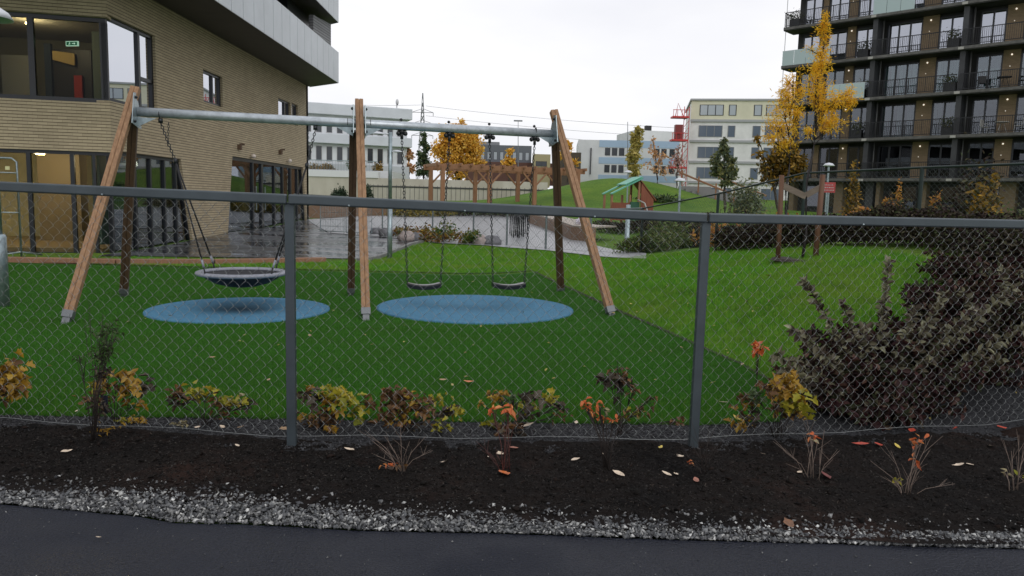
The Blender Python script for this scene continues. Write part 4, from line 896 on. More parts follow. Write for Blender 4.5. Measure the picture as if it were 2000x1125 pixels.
# cream building under construction
wrap = mat('white building wrap', (.70, .70, .69), .55, noise=(.9, .10)); ply = mat('yellow sheathing', (.64, .62, .47), .7, noise=(.5, .08)); slabm = mat('grey floor edge', (.36, .37, .38), .7)
o, w = bldg('unfinished_building', 'cream and white five storey building under construction with wrapped walls', 24.2, 105, 44, 101.6, 14, 2.7, 16.2, wrap)
MB().span((-.05, -.12, 10.7), (w, -.001, 13.3)).build('top_storey', ply, o); MB().span((-.2, -.3, 13.3), (w, 14, 13.55)).build('roof_edge', slabm, o)
gbl = mat('blue grey glazing', (.13, .16, .21), .12, spec=.6); gpl = mat('pale glazing', (.42, .46, .50), .15)
for k, z in enumerate((10.45, 7.65, 4.8, 2.0)): MB().span((-.1, -.2, z), (w, -.002, z+.32)).build('floor_edge', slabm, o)
for f_, z in enumerate((11.3, 8.4, 5.5, 2.7, -.1)):
    for (x, ww, n) in ((1.1, 3.2, 3), (5.0, 1.0, 1), (8.3, 1.05, 1), (9.9, 2.6, 2), (13.5, 2.6, 2), (17, 2, 2)): win(o, x, z, ww, 1.55 if f_ else 1.45, n, gpl if f_ == 0 else gbl, alu if f_ == 0 else mat('grey frames', (.2, .21, .22), .5), y=-.17 if f_ == 0 else -.05, bar=.1)
red = mat('red hoist paint', (.52, .035, .035), .5)
hz = thing('construction_hoist', 'red lattice construction hoist with platforms beside the unfinished building', 'hoist', (22.9, 103.5, 3))
mb = MB()
for x in (-.0, .7): mb.tube([(x, 0, 0), (x, 0, 12)], .05, 4)
for k in range(13): mb.tube([(0, 0, k*.92), (.7, 0, k*.92+.92)], .03, 4)
mb.build('mast', red, hz)
for z in (10.4, 7.3, 3.6):
    mb = MB(); mb.span((-1.7, -.8, z), (.5, .8, z+.22)); mb.span((-1.7, -.8, z+1.0), (.5, -.74, z+1.08))
    for x in (-1.65, -1.1, -.5, .1): mb.span((x, -.8, z+.22), (x+.06, -.74, z+1.0))
    mb.tube([(-1.2, 0, z+.2), (-.9, 0, z+2.0), (-.1, 0, z+.3)], .06, 4); mb.build('platform', red, hz)
MB().span((-1.2, -.6, 7.52), (-.2, .4, 9.5)).build('cabin', mat('dark red cabin', (.20, .03, .03), .6), hz)
# pylon and wires
py = thing('pylon', 'steel lattice electricity pylon rising behind the white office', 'pylon', (-37.2, 300, 5)); pym = mat('pylon steel', (.16, .17, .18), .6)
mb = MB()
def wd_(z): return 2.3-1.5*min(1, z/24) if z < 24 else .8*max(.08, 1-(z-24)/15*.95)
zz = [0, 4, 8, 11.5, 14.5, 17, 19.5, 22, 24.5, 27, 29.5, 32, 34.5, 38]
for a, b in zip(zz[:-1], zz[1:]):
    wa, wb = wd_(a), wd_(b)
    for sx in (-1, 1):
        for sy in (-1, 1): mb.tube([(sx*wa, sy*wa, a), (sx*wb, sy*wb, b)], .13, 4)
    for sy in (-1, 1): mb.tube([(-wa, sy*wa, a), (wb, sy*wb, b)], .09, 4); mb.tube([(wa, sy*wa, a), (-wb, sy*wb, b)], .09, 4)
mb.build('lattice_tower', pym, py)
for z, l in ((30.5, 4.2), (26, 4.8), (21.5, 4.2)):
    mb = MB(); mb.tube([(-l, 0, z), (l, 0, z)], .10, 4); mb.tube([(-l, 0, z), (0, 0, z+1.5), (l, 0, z)], .08, 4); mb.build('crossarm', pym, py)
    for sx in (-l, l): MB().tube([(sx, 0, z), (sx, 0, z-1.3)], .12, 5).build('insulator', pym, py)
wm_ = mat('power line wire', (.25, .26, .28), .6)
for k, (pa, pb_, lab) in enumerate((((832, 207), (1700, 262), 'topmost power line wire crossing the sky to the right of the pylon'), ((832, 226), (1700, 280), 'second power line wire below the topmost one in the sky'), ((832, 243), (1700, 296), 'lowest power line wire crossing the sky right of the pylon'), ((822, 205), (400, 175), 'power line wire running left from the pylon over the white office'))):
    a = atY(*pa, 300); b = atY(*pb_, 260 if k < 3 else 320); mb = MB(); P = [a.lerp(b, q/16)+Vector((0, 0, -5*4*(q/16)*(1-q/16)*.45)) for q in range(17)]
    o = mb.tube([p-a for p in P], .055, 4).build('power_line', wm_); o.location = a; tag(o, lab, 'power line', 'overhead power lines')
for px, y0, y1, Y, lab, nm in ((1012, 236, 330, 140, 'thin floodlight mast with a flat T shaped head above the grey office', 'light_mast'), (1226, 238, 330, 128, 'thin antenna mast above the pale blue building', 'antenna_mast')):
    b = atY(px, y1, Y); t_ = atY(px, y0, Y); o = thing(nm, lab, 'mast', b); MB().tube([(0, 0, 0), (t_.x-b.x, 0, t_.z-b.z)], [.10, .05], 6).build('pole', pym, o)
    if nm == 'light_mast': MB().box((t_.x-b.x, 0, t_.z-b.z), (1.6, .4, .22)).build('floodlight_bar', pym, o)

# ================================================================== MIDDLE DISTANCE
pw = wood('pergola timber', (.22, .105, .055), (.36, .185, .10))
PD = Vector((4, 1.45, 0)).normalized(); pg = thing('pergola', 'long open timber pergola with braced posts and rafter ends in front of the green hill', 'pergola', (-5.0, 50, 1.22), math.atan2(PD.y, PD.x))
for y_, off in ((0, 0), (3.4, 0)):
    for i_, x in enumerate((.2, 3.5, 6.8, 10.1)):
        MB().box((x, y_, 1.1), (.26, .26, 2.9)).build('post', pw, pg)
        for s_ in (-1, 1):
            if 0 < x+s_*1.0 < 10.5: MB().bar((x+s_*.05, y_, 1.45), (x+s_*.95, y_, 2.42), .11, .11, up=(0, 1, 0)).build('brace', pw, pg)
    MB().span((-.3, y_-.09, 2.40), (10.6, y_+.09, 2.72)).build('beam', pw, pg)
for k in range(15): MB().span((-.2+k*.76, -.55, 2.60), (-.10+k*.76, 4.1, 2.80)).build('rafter', pw, pg)
# boulders and flower bed at the end of the lawn
stn = mat('weathered boulder', (.15, .15, .16), .85, noise=(4, .4), bump=(14, .8, .03)); stn2 = mat('pinkish boulder', (.32, .27, .25), .85, noise=(4, .3), bump=(14, .8, .03))
for i_, (px, y, r_, m_, lab) in enumerate(((736, 458, .20, stn, 'dark rounded boulder behind the slim lamp post'), (754, 463, .25, stn, 'large dark boulder at the left end of the flower bed'), (795, 471, .26, stn2, 'pale pinkish boulder in front of the flower bed'), (815, 471, .22, stn, 'dark boulder just right of the pale pinkish boulder'), (936, 478, .25, stn2, 'flat pale boulder at the right end of the flower bed'), (962, 479, .24, stn, 'dark round boulder at the far right end of the flower bed'))):
    p = onG(px, y); o = MB().ball((0, 0, r_*.45), r_, 1.25, 1, .8, .35, 9, 7).build('boulder', m_, smooth=True); o.location = p; tag(o, lab, 'boulder', 'boulders round the flower bed')
fb1 = island('bed leaves', [(.20, .045, .02), (.30, .15, .02), (.07, .10, .02), (.36, .24, .03), (.10, .05, .02), (.04, .08, .02)], .6, trans=.25); fb2 = island('bed green leaves', [(.03, .08, .015), (.06, .13, .03), (.14, .17, .03), (.22, .18, .02)], .6, trans=.25)
def bush(name, lab, p, rx, ry, h, n, size, m_, cat='shrub', group=None, shape='oval', base=.05, stems=6, tilt=1.0, kind=None, stemm=None):
    o = thing(name, lab, cat, p, group=group); g = np.random.default_rng(abs(hash(lab)) % 99999 if False else len(lab)*131+int(p[0]*37)+int(p[1]*11))
    nc = max(5, n//45); cc = g.normal(size=(nc, 3)); cc /= np.linalg.norm(cc, axis=1)[:, None]; cc *= (.45+.5*g.random(nc))[:, None]; cc[:, 2] = np.abs(cc[:, 2])*.9
    idx = g.integers(0, nc, n); C = cc[idx]+g.normal(size=(n, 3))*.16; C = C*[rx, ry, h]; C[:, 2] = np.abs(C[:, 2])+base
    leafmesh('foliage', C+np.array(p), size, m_, o, shape, tilt, g=g)
    mb = MB()
    for k in range(stems):
        c = cc[g.integers(0, nc)]*[rx, ry, h]; mb.tube([(c[0]*.15, c[1]*.15, -.05), (c[0]*.5, c[1]*.5, abs(c[2])*.6), (c[0], c[1], abs(c[2])+base)], [.012+.006*h, .008+.003*h, .004], 5)
    mb.build('stems', stemm or mat('dark twig', (.035, .022, .016), .8), o); return o
for px, y, rx, h, m_, lab in ((790, 457, .55, .42, fb1, 'low red and orange leaved shrub at the left end of the flower bed'), (822, 462, .5, .42, fb1, 'yellow and brown leaved shrub beside the pale boulder'), (872, 462, .55, .62, fb2, 'taller green leaved shrub in the middle of the flower bed'), (850, 468, .5, .4, fb1, 'rusty leaved low shrub in front of the green shrub'), (905, 470, .6, .40, fb1, 'spreading yellow leaved shrub right of the green shrub'), (922, 472, .4, .42, fb2, 'small yellow green shrub at the right end of the flower bed')):
    bush('bed_shrub', lab, onG(px, y+6), rx, .4, h, 420, .10, m_, group='shrubs in the flower bed')
# black bicycle hoops
for k in range(8):
    p = onG(1000+k*3.6, 462+(k % 3)*2.4-abs(k-4)*1.2); o = thing('bicycle_stand', ['leftmost', 'second', 'third', 'fourth', 'fifth', 'sixth', 'seventh', 'rightmost'][k]+' black steel bicycle hoop from the left in the row on the pale square', 'bicycle stand', p, R(75), 'bicycle stands on the square')
    MB().tube([(-.3, 0, -.1), (-.3, 0, .72), (-.2, 0, .82), (.2, 0, .82), (.3, 0, .72), (.3, 0, -.1)], .028, 6).build('hoop', rail, o, smooth=True)
# curved timber bench wall
tw = wood('bench timber', (.17, .10, .06), (.28, .175, .11), 0); tt = mat('pale bench deck', (.36, .31, .26), .6, noise=(3, .2))
cp_ = [onG(1034, 436), onG(1062, 446), onG(1092, 458), onG(1118, 470), onG(1160, 474)]; o = thing('timber_bench', 'long curved timber bench wall with a pale deck right of the bicycle stands', 'bench', cp_[0])
mb = MB(); mt = MB()
for a, b in zip(cp_[:-1], cp_[1:]):
    mb.bar(a+Vector((0, 0, .22)), b+Vector((0, 0, .22)), .12, .5); n = Vector((.5, .86, 0)); mt.prism([a+Vector((0, 0, .475)), b+Vector((0, 0, .475)), b+Vector((0, 0, .475))+n*1.9, a+Vector((0, 0, .475))+n*1.9], (0, 0, .05))
mb.build('bench_wall', tw, o, world=True); mt.build('deck', tt, o, world=True)
MB().ball((0, 0, .12), .22, 1.1, .7, .6, .6, 9, 6).build('plastic_bag', mat('white plastic', (.7, .66, .74), .3)); o = bpy.data.objects['plastic_bag']; o.location = cp_[3]+Vector((.4, 1.0, .52)); tag(o, 'crumpled white plastic bag lying on the pale bench deck', 'bag')
# playhouse
hp = onG(1225, 428); hy = hp.y = 34.0; hp = Vector((atY(1226, 400, 34).x, 34.0, Hf(atY(1226, 400, 34).x, 34.0))); ph = thing('playhouse', 'small wooden playhouse with a green roof and a red brown lean-to roof', 'playhouse', hp, R(12))
zt = atY(1235, 349, 34).z-hp.z; zr = atY(1190, 380, 34).z-hp.z; gn = mat('sea green roof paint', (.10, .38, .27), .45); gdn = mat('dark green panel', (.015, .085, .045), .5); rb = wood('red brown boards', (.15, .045, .025), (.26, .085, .045), 2)
for a, b in (((-.95, -.5), 0), ((-.1, -.5), 0), ((-.95, .5), 0), ((-.1, .5), 0), ((.32, -.5), 1), ((.32, .5), 1)): MB().box((a[0], a[1], (zr+.1)/2-.1+b*.3), (.09, .09, zr+.1+b*.6)).build('post', pw, ph)
for y_ in (-.6, .5):
    MB().bar((-1.05, y_, zr+.02), (.42, y_, zt+.02), .22, .05, up=(-.5, 0, .85)).build('roof_board', gn, ph)
MB().prism([(-.35, -.6, zr+.44), (.42, -.6, zt+.06), (.42, .6, zt+.06), (-.35, .6, zr+.44)], (0, 0, .04)).build('roof', gn, ph)
MB().prism([(.36, -.6, zt-.12), (1.12, -.6, zr-.25), (1.12, .6, zr-.25), (.36, .6, zt-.12)], (0, 0, .06)).build('lean_to_roof', rb, ph); MB().prism([(.40, -.58, .2), (1.0, -.58, .2), (1.0, -.58, zr-.18), (.40, -.58, zt-.2)], (0, .05, 0)).build('side_wall', rb, ph)
MB().span((-.1, -.62, .2), (.32, -.56, zr-.3)).build('panel', gdn, ph); MB().span((-.95, -.58, .2), (-.15, -.52, zr-.35)).build('slatted_wall', rb, ph)
MB().tube([(.2, -.7, zr-.2), (.45, -.9, zr-.35), (.6, -1.1, zr-.9), (.65, -1.5, .1)], .035, 6).build('slide_rail', chw, ph, smooth=True)
# stone steps and handrails up the hill
st = thing('stone_steps', 'grey stone steps with wooden handrails climbing beside the green hill', 'steps', (13.4, 58, 1.4)); 
for k in range(9): MB().span((3.6-k*.42, k*.5, -.3), (6.2-k*.42, k*.5+.5, .18+k*.20)).build('step', mat('grey step stone', (.22, .22, .21), .8), st)
for s_ in (0, 2.5): MB().bar((3.6+s_, 0, 1.1), (.3+s_, 4.4, 2.9), .12, .14).build('handrail', pw, st)
for k in range(4): MB().box((3.6-k*1.05, k*1.4, .8+k*.55), (.1, .1, 1.3)).build('handrail_post', pw, st)
# bollard and small lamps, red sign
p = onG(1224, 484); o = thing('steel_bollard', 'thick galvanised steel post with a flared foot on the grass by the path', 'bollard', p); MB().lathe([(.14, -.05), (.13, .03), (.075, .10), (.065, 1.25), (.001, 1.26)], n=14).build('post', galv2, o, smooth=True)
for px, yt_, yb, Y, lab in ((1227, 336, 400, 44, 'small white globe lamp post behind the playhouse roof'), (1329, 352, 415, 30, 'white capped lamp post between the stone steps and the unfinished building'), (1619, 322, 400, 34, 'white capped lamp post in front of the dark apartment block')):
    t_ = atY(px, yt_, Y); g = Hf(t_.x, Y); o = thing('park_lamp', lab, 'street lamp', (t_.x, Y, g), group='small park lamps'); h = t_.z-g
    MB().tube([(0, 0, -.1), (0, 0, h)], .045, 8).build('pole', galv2, o); MB().lathe([(.001, h+.1), (.16, h+.06), (.26, h-.04), (.24, h-.05), (.06, h-.02)], n=14).build('shade', white, o, smooth=True)
t_ = atY(1620, 358, 22); g = Hf(t_.x, 22); o = thing('red_sign', 'small red notice board with faded pale marks behind the green fence', 'sign', (t_.x, 22, g), R(-12)); h = t_.z-g
MB().tube([(0, .03, -.1), (0, .03, h)], .03, 8).build('post', galv2, o); MB().box((0, 0, h-.12), (.34, .02, .30)).build('board', mat('faded red paint', (.45, .06, .06), .5), o)
mb = MB(); rr = random.Random(4)
for r_ in range(3):
    x = -.13
    while x < .10: w = rr.uniform(.02, .05); mb.box((x+w/2, -.0125, h-.05-r_*.075), (w, .003, .025)); x += w+.014
mb.build('pale_lettering', mat('faded white paint', (.5, .42, .42), .6), o)
# metal gate and rails on the left of the square
gx0, gx1 = onG(684, 462), onG(740, 465)
def gate(a, b, h, lab, n):
    d = b-a; o = thing('metal_gate', lab, 'gate', a, math.atan2(d.y, d.x)); w = d.length; mb = MB()
    mb.tube([(0, 0, .08), (0, 0, h), (w, 0, h), (w, 0, .08), (0, 0, .08)], .022, 6)
    mb.build('frame', galv2, o)
    mb = MB()
    for k in range(1, n): mb.tube([(w*k/n, 0, .1), (w*k/n, 0, h)], .006, 4)
    for k in range(1, 5): mb.tube([(0, 0, h*k/5), (w, 0, h*k/5)], .006, 4)
    mb.build('wire_infill', galv2, o); return o
gate(onG(626, 455), onG(672, 458), 1.25, 'left leaf of the galvanised mesh gate standing on the wet paving', 14)
gate(onG(676, 458), onG(726, 460), 1.25, 'right leaf of the galvanised mesh gate standing on the wet paving', 14)
# brown planter wall and plants beyond the square
p = onG(600, 426); q = onG(768, 421); d = q-p; o = thing('planter_wall', 'long low brown timber planter wall at the back of the wet paving', 'planter', p, math.atan2(d.y, d.x)); MB().span((0, 0, -.2), (d.length, .35, .62)).build('wall_face', tw, o)
# ================================================================== TREES
bark = mat('grey brown bark', (.045, .034, .026), .85, noise=(12, .4, (1, 1, .2))); darkbark = mat('wet dark bark', (.016, .012, .011), .7)
def tree(name, lab, base, Y, crowns, m_, size, shape='oval', tr=.03, group=None, tilt=1.0, clump=.22, br=8, bm__=None, lean=None, dens=1.0, cat='tree'):
    """crowns: (px, py, half width px, half height px, leaves) measured at depth Y; each is a real ellipsoid of leaf clumps"""
    b = Vector(base); o = thing(name, lab, cat, b, group=group); k = Y/FPX; g = np.random.default_rng(len(lab)*17+int(crowns[0][0])); allC = []; mb = MB(); mt = bm__ or bark
    dens = dens*.8
    cen = [(atY(c[0], c[1], Y), c[2]*k, c[3]*k, int(c[4]*dens)) for c in crowns]; top = max(cen, key=lambda c: c[0].z+c[2])
    tip = Vector((top[0].x, Y, top[0].z+top[2]*.6))-b; n = 9; path = [Vector((tip.x*(i/n)**1.3+.03*tip.z*math.sin(i*1.7)*.3, tip.y*i/n, tip.z*i/n)) for i in range(n+1)]; path[0].z = -.1
    mb.tube(path, [tr*(1-.85*i/n) for i in range(n+1)], 8)
    tk = mb.build('trunk', mt, o, smooth=True); mb = MB()
    for (c, rx, rz_, nl) in cen:
        nc = max(4, int(nl/38)); cc = g.normal(size=(nc, 3)); cc /= np.linalg.norm(cc, axis=1)[:, None]; cc *= (g.random(nc)[:, None]**.45); cc = cc*[rx, rx*.9, rz_]+np.array(c)
        idx = g.integers(0, nc, nl); sg = clump*min(rx, rz_*1.2)*(.6+.8*g.random(nc))
        C = cc[idx]+g.normal(size=(nl, 3))*sg[idx][:, None]; allC.append(C)
        z0 = max(.25*tip.z, (c.z-b.z)-rz_*1.3-rx*.8); f = min(.97, z0/tip.z); st = path[int(f*n)].lerp(path[min(n, int(f*n)+1)], f*n-int(f*n)); cl = c-b
        if (cl-st).length > .05: mb.tube([st, st.lerp(cl, .5)+Vector((0, 0, -.06*rx)), cl], [tr*.42, tr*.28, tr*.12], 5)
        for q in range(min(br, nc)): p = Vector(cc[q])-b; s_ = st.lerp(cl, .6); mb.tube([s_, s_.lerp(p, .5)+Vector((0, 0, .05*rx)), p], [tr*.2, tr*.13, tr*.06], 4)
    mb.build('branches', mt, o, smooth=True)
    leafmesh('crown', np.concatenate(allC), size, m_, o, shape, tilt, g=g); return o
yl = island('locust leaves', [(.84, .50, .018), (.94, .62, .04), (.70, .36, .012), (.90, .56, .03), (.96, .70, .09)], .55, trans=.45)
B1 = onG(1566, 507)
tree('locust_tree', 'slender young tree with feathery golden yellow leaves held between two brown stakes on the mound', B1, B1.y,
     [(1613, 38, 7, 16, 260), (1609, 62, 11, 18, 380), (1606, 92, 13, 20, 420), (1602, 122, 17, 20, 520), (1592, 150, 22, 18, 520), (1600, 182, 24, 22, 620), (1624, 200, 24, 18, 560), (1650, 184, 17, 13, 420), (1664, 200, 8, 12, 160), (1606, 222, 17, 18, 420), (1634, 236, 20, 16, 500), (1616, 256, 13, 13, 260), (1580, 262, 9, 10, 180), (1588, 198, 12, 14, 240), (1577, 95, 8, 5, 60)], yl, .066, 'thin', .024, clump=.34, bm__=darkbark, br=6, dens=.78)
B2 = onG(1536, 452); B2 = Vector((atY(1534, 440, 15.0).x, 15.0, Hf(atY(1534, 440, 15.0).x, 15.0)))
tree('locust_tree', 'second golden yellow feathery tree behind the left stake, broader and lower', B2, 15.0,
     [(1548, 158, 13, 14, 420), (1538, 185, 20, 18, 640), (1560, 180, 13, 12, 320), (1530, 215, 24, 20, 760), (1556, 228, 16, 14, 420), (1516, 245, 20, 18, 560), (1545, 255, 20, 18, 600), (1507, 272, 13, 15, 320), (1530, 280, 17, 13, 380)], yl, .075, 'thin', .035, clump=.38, bm__=darkbark, dens=.78)
yb = island('mixed autumn leaves', [(.34, .19, .015), (.12, .085, .014), (.05, .05, .012), (.45, .25, .02), (.08, .045, .014), (.22, .14, .018)], .6, trans=.3)
B3 = Vector((atY(1532, 420, 19).x, 19.0, Hf(atY(1532, 420, 19).x, 19.0)))
tree('autumn_tree', 'bushy dull yellow and brown leaved tree below the golden trees, behind the left stake', B3, 19.0,
     [(1532, 290, 20, 14, 420), (1515, 308, 24, 16, 560), (1548, 308, 22, 16, 520), (1530, 330, 28, 15, 640), (1556, 330, 18, 14, 340), (1500, 330, 16, 14, 300), (1515, 350, 26, 10, 300), (1478, 272, 7, 6, 50), (1482, 302, 6, 5, 40)], yb, .11, 'oval', .05, clump=.32)
gg = island('grey green leaves', [(.13, .16, .10), (.08, .11, .06), (.19, .22, .13), (.22, .21, .06), (.06, .08, .045)], .6, trans=.2)
B4 = atY(1416, 400, 45); B4 = Vector((B4.x, 45, Hf(B4.x, 45)))
tree('young_tree', 'grey green loose crowned tree in front of the cream unfinished building', B4, 45, [(1414, 278, 4, 9, 130), (1413, 296, 9, 12, 260), (1402, 315, 13, 12, 300), (1424, 318, 12, 12, 300), (1398, 335, 13, 10, 260), (1428, 338, 13, 12, 300), (1413, 340, 14, 14, 320), (1418, 358, 9, 9, 140)], gg, .26, 'oval', .10)
py_ = island('dull yellow poplar leaves', [(.50, .42, .12), (.36, .31, .09), (.60, .48, .14), (.26, .23, .08)], .6, trans=.25)
tree('poplar', 'tall narrow dull yellow poplar in front of the pale blue building', Vector((atY(1238, 350, 100).x, 100, 2.7)), 100, [(1246, 258, 4, 8, 120), (1243, 272, 7, 12, 320), (1240, 290, 8, 12, 360), (1238, 308, 9, 13, 400), (1237, 326, 8, 12, 320), (1239, 340, 6, 6, 120)], py_, .55, 'oval', .18, clump=.4)
orl = island('sparse orange leaves', [(.62, .32, .14), (.48, .25, .12), (.70, .42, .20), (.38, .26, .17)], .6, trans=.25)
tree('sparse_tree', 'thin orange leaved tree at the top of the stone steps', Vector((atY(1283, 375, 62).x, 62, Hf(atY(1283, 375, 62).x, 62))), 62, [(1275, 277, 4, 8, 40), (1277, 296, 9, 10, 120), (1290, 312, 11, 12, 150), (1276, 322, 12, 12, 150), (1290, 335, 11, 8, 100)], orl, .26, 'oval', .07, dens=.6, clump=.35)
rdl = island('sparse red brown leaves', [(.40, .20, .16), (.50, .30, .24), (.30, .17, .14)], .6, trans=.2)
tree('sparse_tree', 'thin red brown leaved tree beside the red hoist', Vector((atY(1321, 375, 66).x, 66, Hf(atY(1321, 375, 66).x, 66))), 66, [(1324, 288, 6, 9, 60), (1318, 302, 12, 10, 130), (1328, 315, 12, 12, 150), (1315, 325, 12, 11, 130), (1326, 338, 10, 8, 80)], rdl, .26, 'oval', .07, dens=.6, clump=.35)
my = island('maple gold leaves', [(.78, .43, .04), (.88, .54, .08), (.62, .31, .03), (.92, .62, .14), (.48, .26, .03)], .55, trans=.3)
tree('maple_tree', 'big round golden yellow maple behind the timber pergola', Vector((atY(897, 380, 72).x, 72, 1.5)), 72, [(897, 252, 20, 12, 500), (880, 268, 22, 15, 700), (915, 268, 22, 15, 700), (868, 292, 20, 17, 650), (897, 288, 26, 18, 900), (925, 290, 20, 17, 650), (872, 315, 20, 13, 500), (900, 315, 26, 14, 700), (930, 315, 17, 12, 400), (890, 338, 24, 11, 400)], my, .22, 'lobed', .25, dens=1.7, clump=.26)
dgn = island('dark green needles', [(.035, .065, .030), (.055, .09, .04), (.08, .12, .05), (.12, .14, .04)], .6, trans=.15)
tree('poplar', 'dark green columnar tree left of the golden maple', Vector((atY(828, 380, 76).x, 76, 1.6)), 76, [(829, 268, 5, 9, 160), (829, 284, 8, 12, 340), (828, 300, 10, 13, 460), (827, 318, 11, 13, 480), (827, 335, 10, 10, 320)], dgn, .30, 'oval', .15)
tree('autumn_tree', 'rusty orange and green trees edge right of the white office', Vector((atY(800, 370, 90).x, 90, 2.3)), 90, [(796, 292, 5, 10, 160), (800, 308, 8, 12, 260), (803, 325, 9, 10, 220)], orl, .45, 'oval', .14)
tree('autumn_tree', 'small golden tree in front of the brown red storey behind the pergola', Vector((atY(995, 360, 95).x, 95, 2.4)), 95, [(994, 298, 7, 9, 130), (998, 312, 11, 9, 200), (990, 325, 10, 8, 150)], my, .45, 'oval', .14)
tree('autumn_tree', 'golden tree seen behind the right swing leg', Vector((atY(1108, 360, 105).x, 105, 2.7)), 105, [(1112, 285, 9, 14, 200), (1106, 305, 14, 14, 300), (1115, 320, 12, 10, 200)], my, .5, 'oval', .15)
drk = island('dark conifer needles', [(.012, .028, .012), (.022, .045, .02), (.035, .06, .028)], .6)
for px, py2, r_, h, Y, lab in ((662, 372, 17, 33, 60, 'dark green rounded conifer in front of the cream retaining wall'), (716, 372, 14, 34, 60, 'dark green conifer just right of the middle swing post')):
    b = atY(px, py2, Y); b = Vector((b.x, Y, Hf(b.x, Y))); bush('conifer', lab, b, r_*Y/FPX, .6, h*Y/FPX*.85, 1300, .16, drk, 'conifer', 'dark conifers by the retaining wall')
for px, w_, h, m_, lab in ((618, 18, .8, yb, 'brown clipped shrub on the white terrace left of the middle swing post'), (640, 16, .8, yb, 'second brown clipped shrub on the white terrace'), (690, 12, 1.6, dgn, 'green shrub before the white office plinth beside the middle swing post'), (704, 9, 1.5, dgn, 'rounded green shrub right of the middle swing post on the terrace'), (742, 13, 1.6, yb, 'dark red and green shrub on the white terrace left of the lamp pole')):
    b = atY(px, 332, 78); b = Vector((b.x, 78, 4.1)); bush('terrace_shrub', lab, b, w_*78/FPX, .7, h, 500, .22, m_, group='shrubs on the white terrace')
MB().span((-28, 70.5, 3.3), (-11.5, 79.5, 4.08)).build('terrace', mat('white wall cap', (1, 1, 1)), loc=(-20, 75, 3.5)); tag(bpy.data.objects['terrace'], kind='structure')
# ------------------------------------------------------------------ stakes of the young tree
sk = thing('tree_support', 'two round brown stakes with cross boards holding the young golden tree on the mound', 'tree support', B1)
stm = wood('stake timber', (.085, .042, .024), (.15, .075, .04)); sb_ = wood('grey brown board', (.13, .10, .075), (.20, .16, .12), 0)
a = atY(1520, 503, B1.y+.05)-B1; b = atY(1592, 508, B1.y-.05)-B1; a2 = atY(1527, 342, B1.y+.05)-B1; b2 = atY(1607, 341, B1.y-.05)-B1
MB().tube([a-Vector((0, 0, .2)), a2], .036, 10).build('stake', stm, sk, smooth=True); MB().tube([b-Vector((0, 0, .2)), b2], .040, 10).build('stake', stm, sk, smooth=True)
mid = atY(1574, 384, B1.y)-B1; MB().bar(a.lerp(a2, .88), mid, .03, .09).build('cross_board', sb_, sk); MB().bar(b.lerp(b2, .86), mid+Vector((0, 0, .02)), .03, .085).build('cross_board', sb_, sk)
MB().lathe([(.001, .012), (.42, .014), (.46, -.02)], n=20).build('soil_patch', mat('bare soil', (.03, .022, .017), .9, noise=(20, .5), bump=(40, .8, .02)), sk)

# ================================================================== HEDGES AND SHRUBS
hl = island('dark hedge leaves', [(.020, .011, .010), (.036, .018, .014), (.016, .014, .009), (.055, .040, .020), (.04, .06, .015), (.085, .07, .04), (.014, .009, .009), (.024, .012, .012)], .6, trans=.1, spec=.25)
def hedge(name, lab, pts, w, h, n, m_, size, group=None):
    P = dense(pts, 60); g = np.random.default_rng(len(lab)); o = thing(name, lab, 'hedge', (P[0][0], P[0][1], Hf(*P[0])), group=group)
    u = g.random(n)*59; i_ = u.astype(int); f = (u-i_)[:, None]; c = P[i_]*(1-f)+P[np.minimum(i_+1, 59)]*f; d = P[np.minimum(i_+1, 59)]-P[i_]; d /= np.linalg.norm(d, axis=1)[:, None]+1e-9; nn = np.stack([-d[:, 1], d[:, 0]], 1)
    off = (g.random(n)*2-1); hh = g.random(n)**.6; prof = np.sqrt(np.clip(1-hh**3, .02, 1)); lump = 1+.35*fbm(c[:, 0], c[:, 1], 1.6, 3)+.5*fbm(c[:, 0], c[:, 1], 5, 4)
    XY = c+nn*(off*w*prof)[:, None]+g.normal(size=(n, 2))*.03; Z = H(XY[:, 0], XY[:, 1])+.03+hh*h*lump
    leafmesh('foliage', np.stack([XY[:, 0], XY[:, 1], Z], 1), size, m_, o, 'oval', 1.0, g=g)
    mb = MB()
    for k in range(60):
        q = P[k]; mb.tube([(q[0], q[1], Hf(*q)-.05), (q[0]+g.normal()*.1, q[1]+g.normal()*.1, Hf(*q)+h*.8)], [.010, .004], 4)
    mb.build('stems', mat('dark twig', (.035, .022, .016), .8), o, world=True); return o
hedge('hedge', 'dark purple brown hedge curving behind the mound along the green fence', [(4.40, 15.6), (4.75, 14.5), (5.15, 13.2), (5.75, 11.6), (5.9, 10.2), (5.75, 9.0), (5.5, 8.2)], .36, .47, 30000, hl, .055)
hedge('hedge', 'wide dark brown hedge at the right edge behind the big purple shrub', [(6.5, 10.4), (6.6, 9.0), (6.2, 7.9), (6.0, 7.3)], .6, .36, 16000, hl, .06)
h2 = island('green brown hedge leaves', [(.055, .11, .02), (.085, .15, .025), (.12, .12, .035), (.06, .06, .022), (.14, .19, .03)], .6, trans=.15)
hedge('hedge', 'low green and brown hedge between the grey path and the dark hedge', [tuple(onG(1245, 496))[:2], tuple(onG(1300, 487))[:2], tuple(onG(1400, 474))[:2]], .7, .34, 12000, h2, .07)
hedge('hedge', 'low brown shrub strip along the play yard beyond the path', [tuple(onG(1165, 452))[:2], tuple(onG(1260, 449))[:2], tuple(onG(1390, 446))[:2]], .6, .42, 8000, hl, .09)
hy_ = island('yellow strip leaves', [(.40, .30, .03), (.20, .17, .03), (.08, .08, .02), (.52, .36, .05)], .6, trans=.2)
hedge('hedge', 'low yellow leaved strip along the back edge of the pale square', [tuple(onG(765, 424))[:2], tuple(onG(890, 420))[:2]], .8, .5, 3500, hy_, .14)
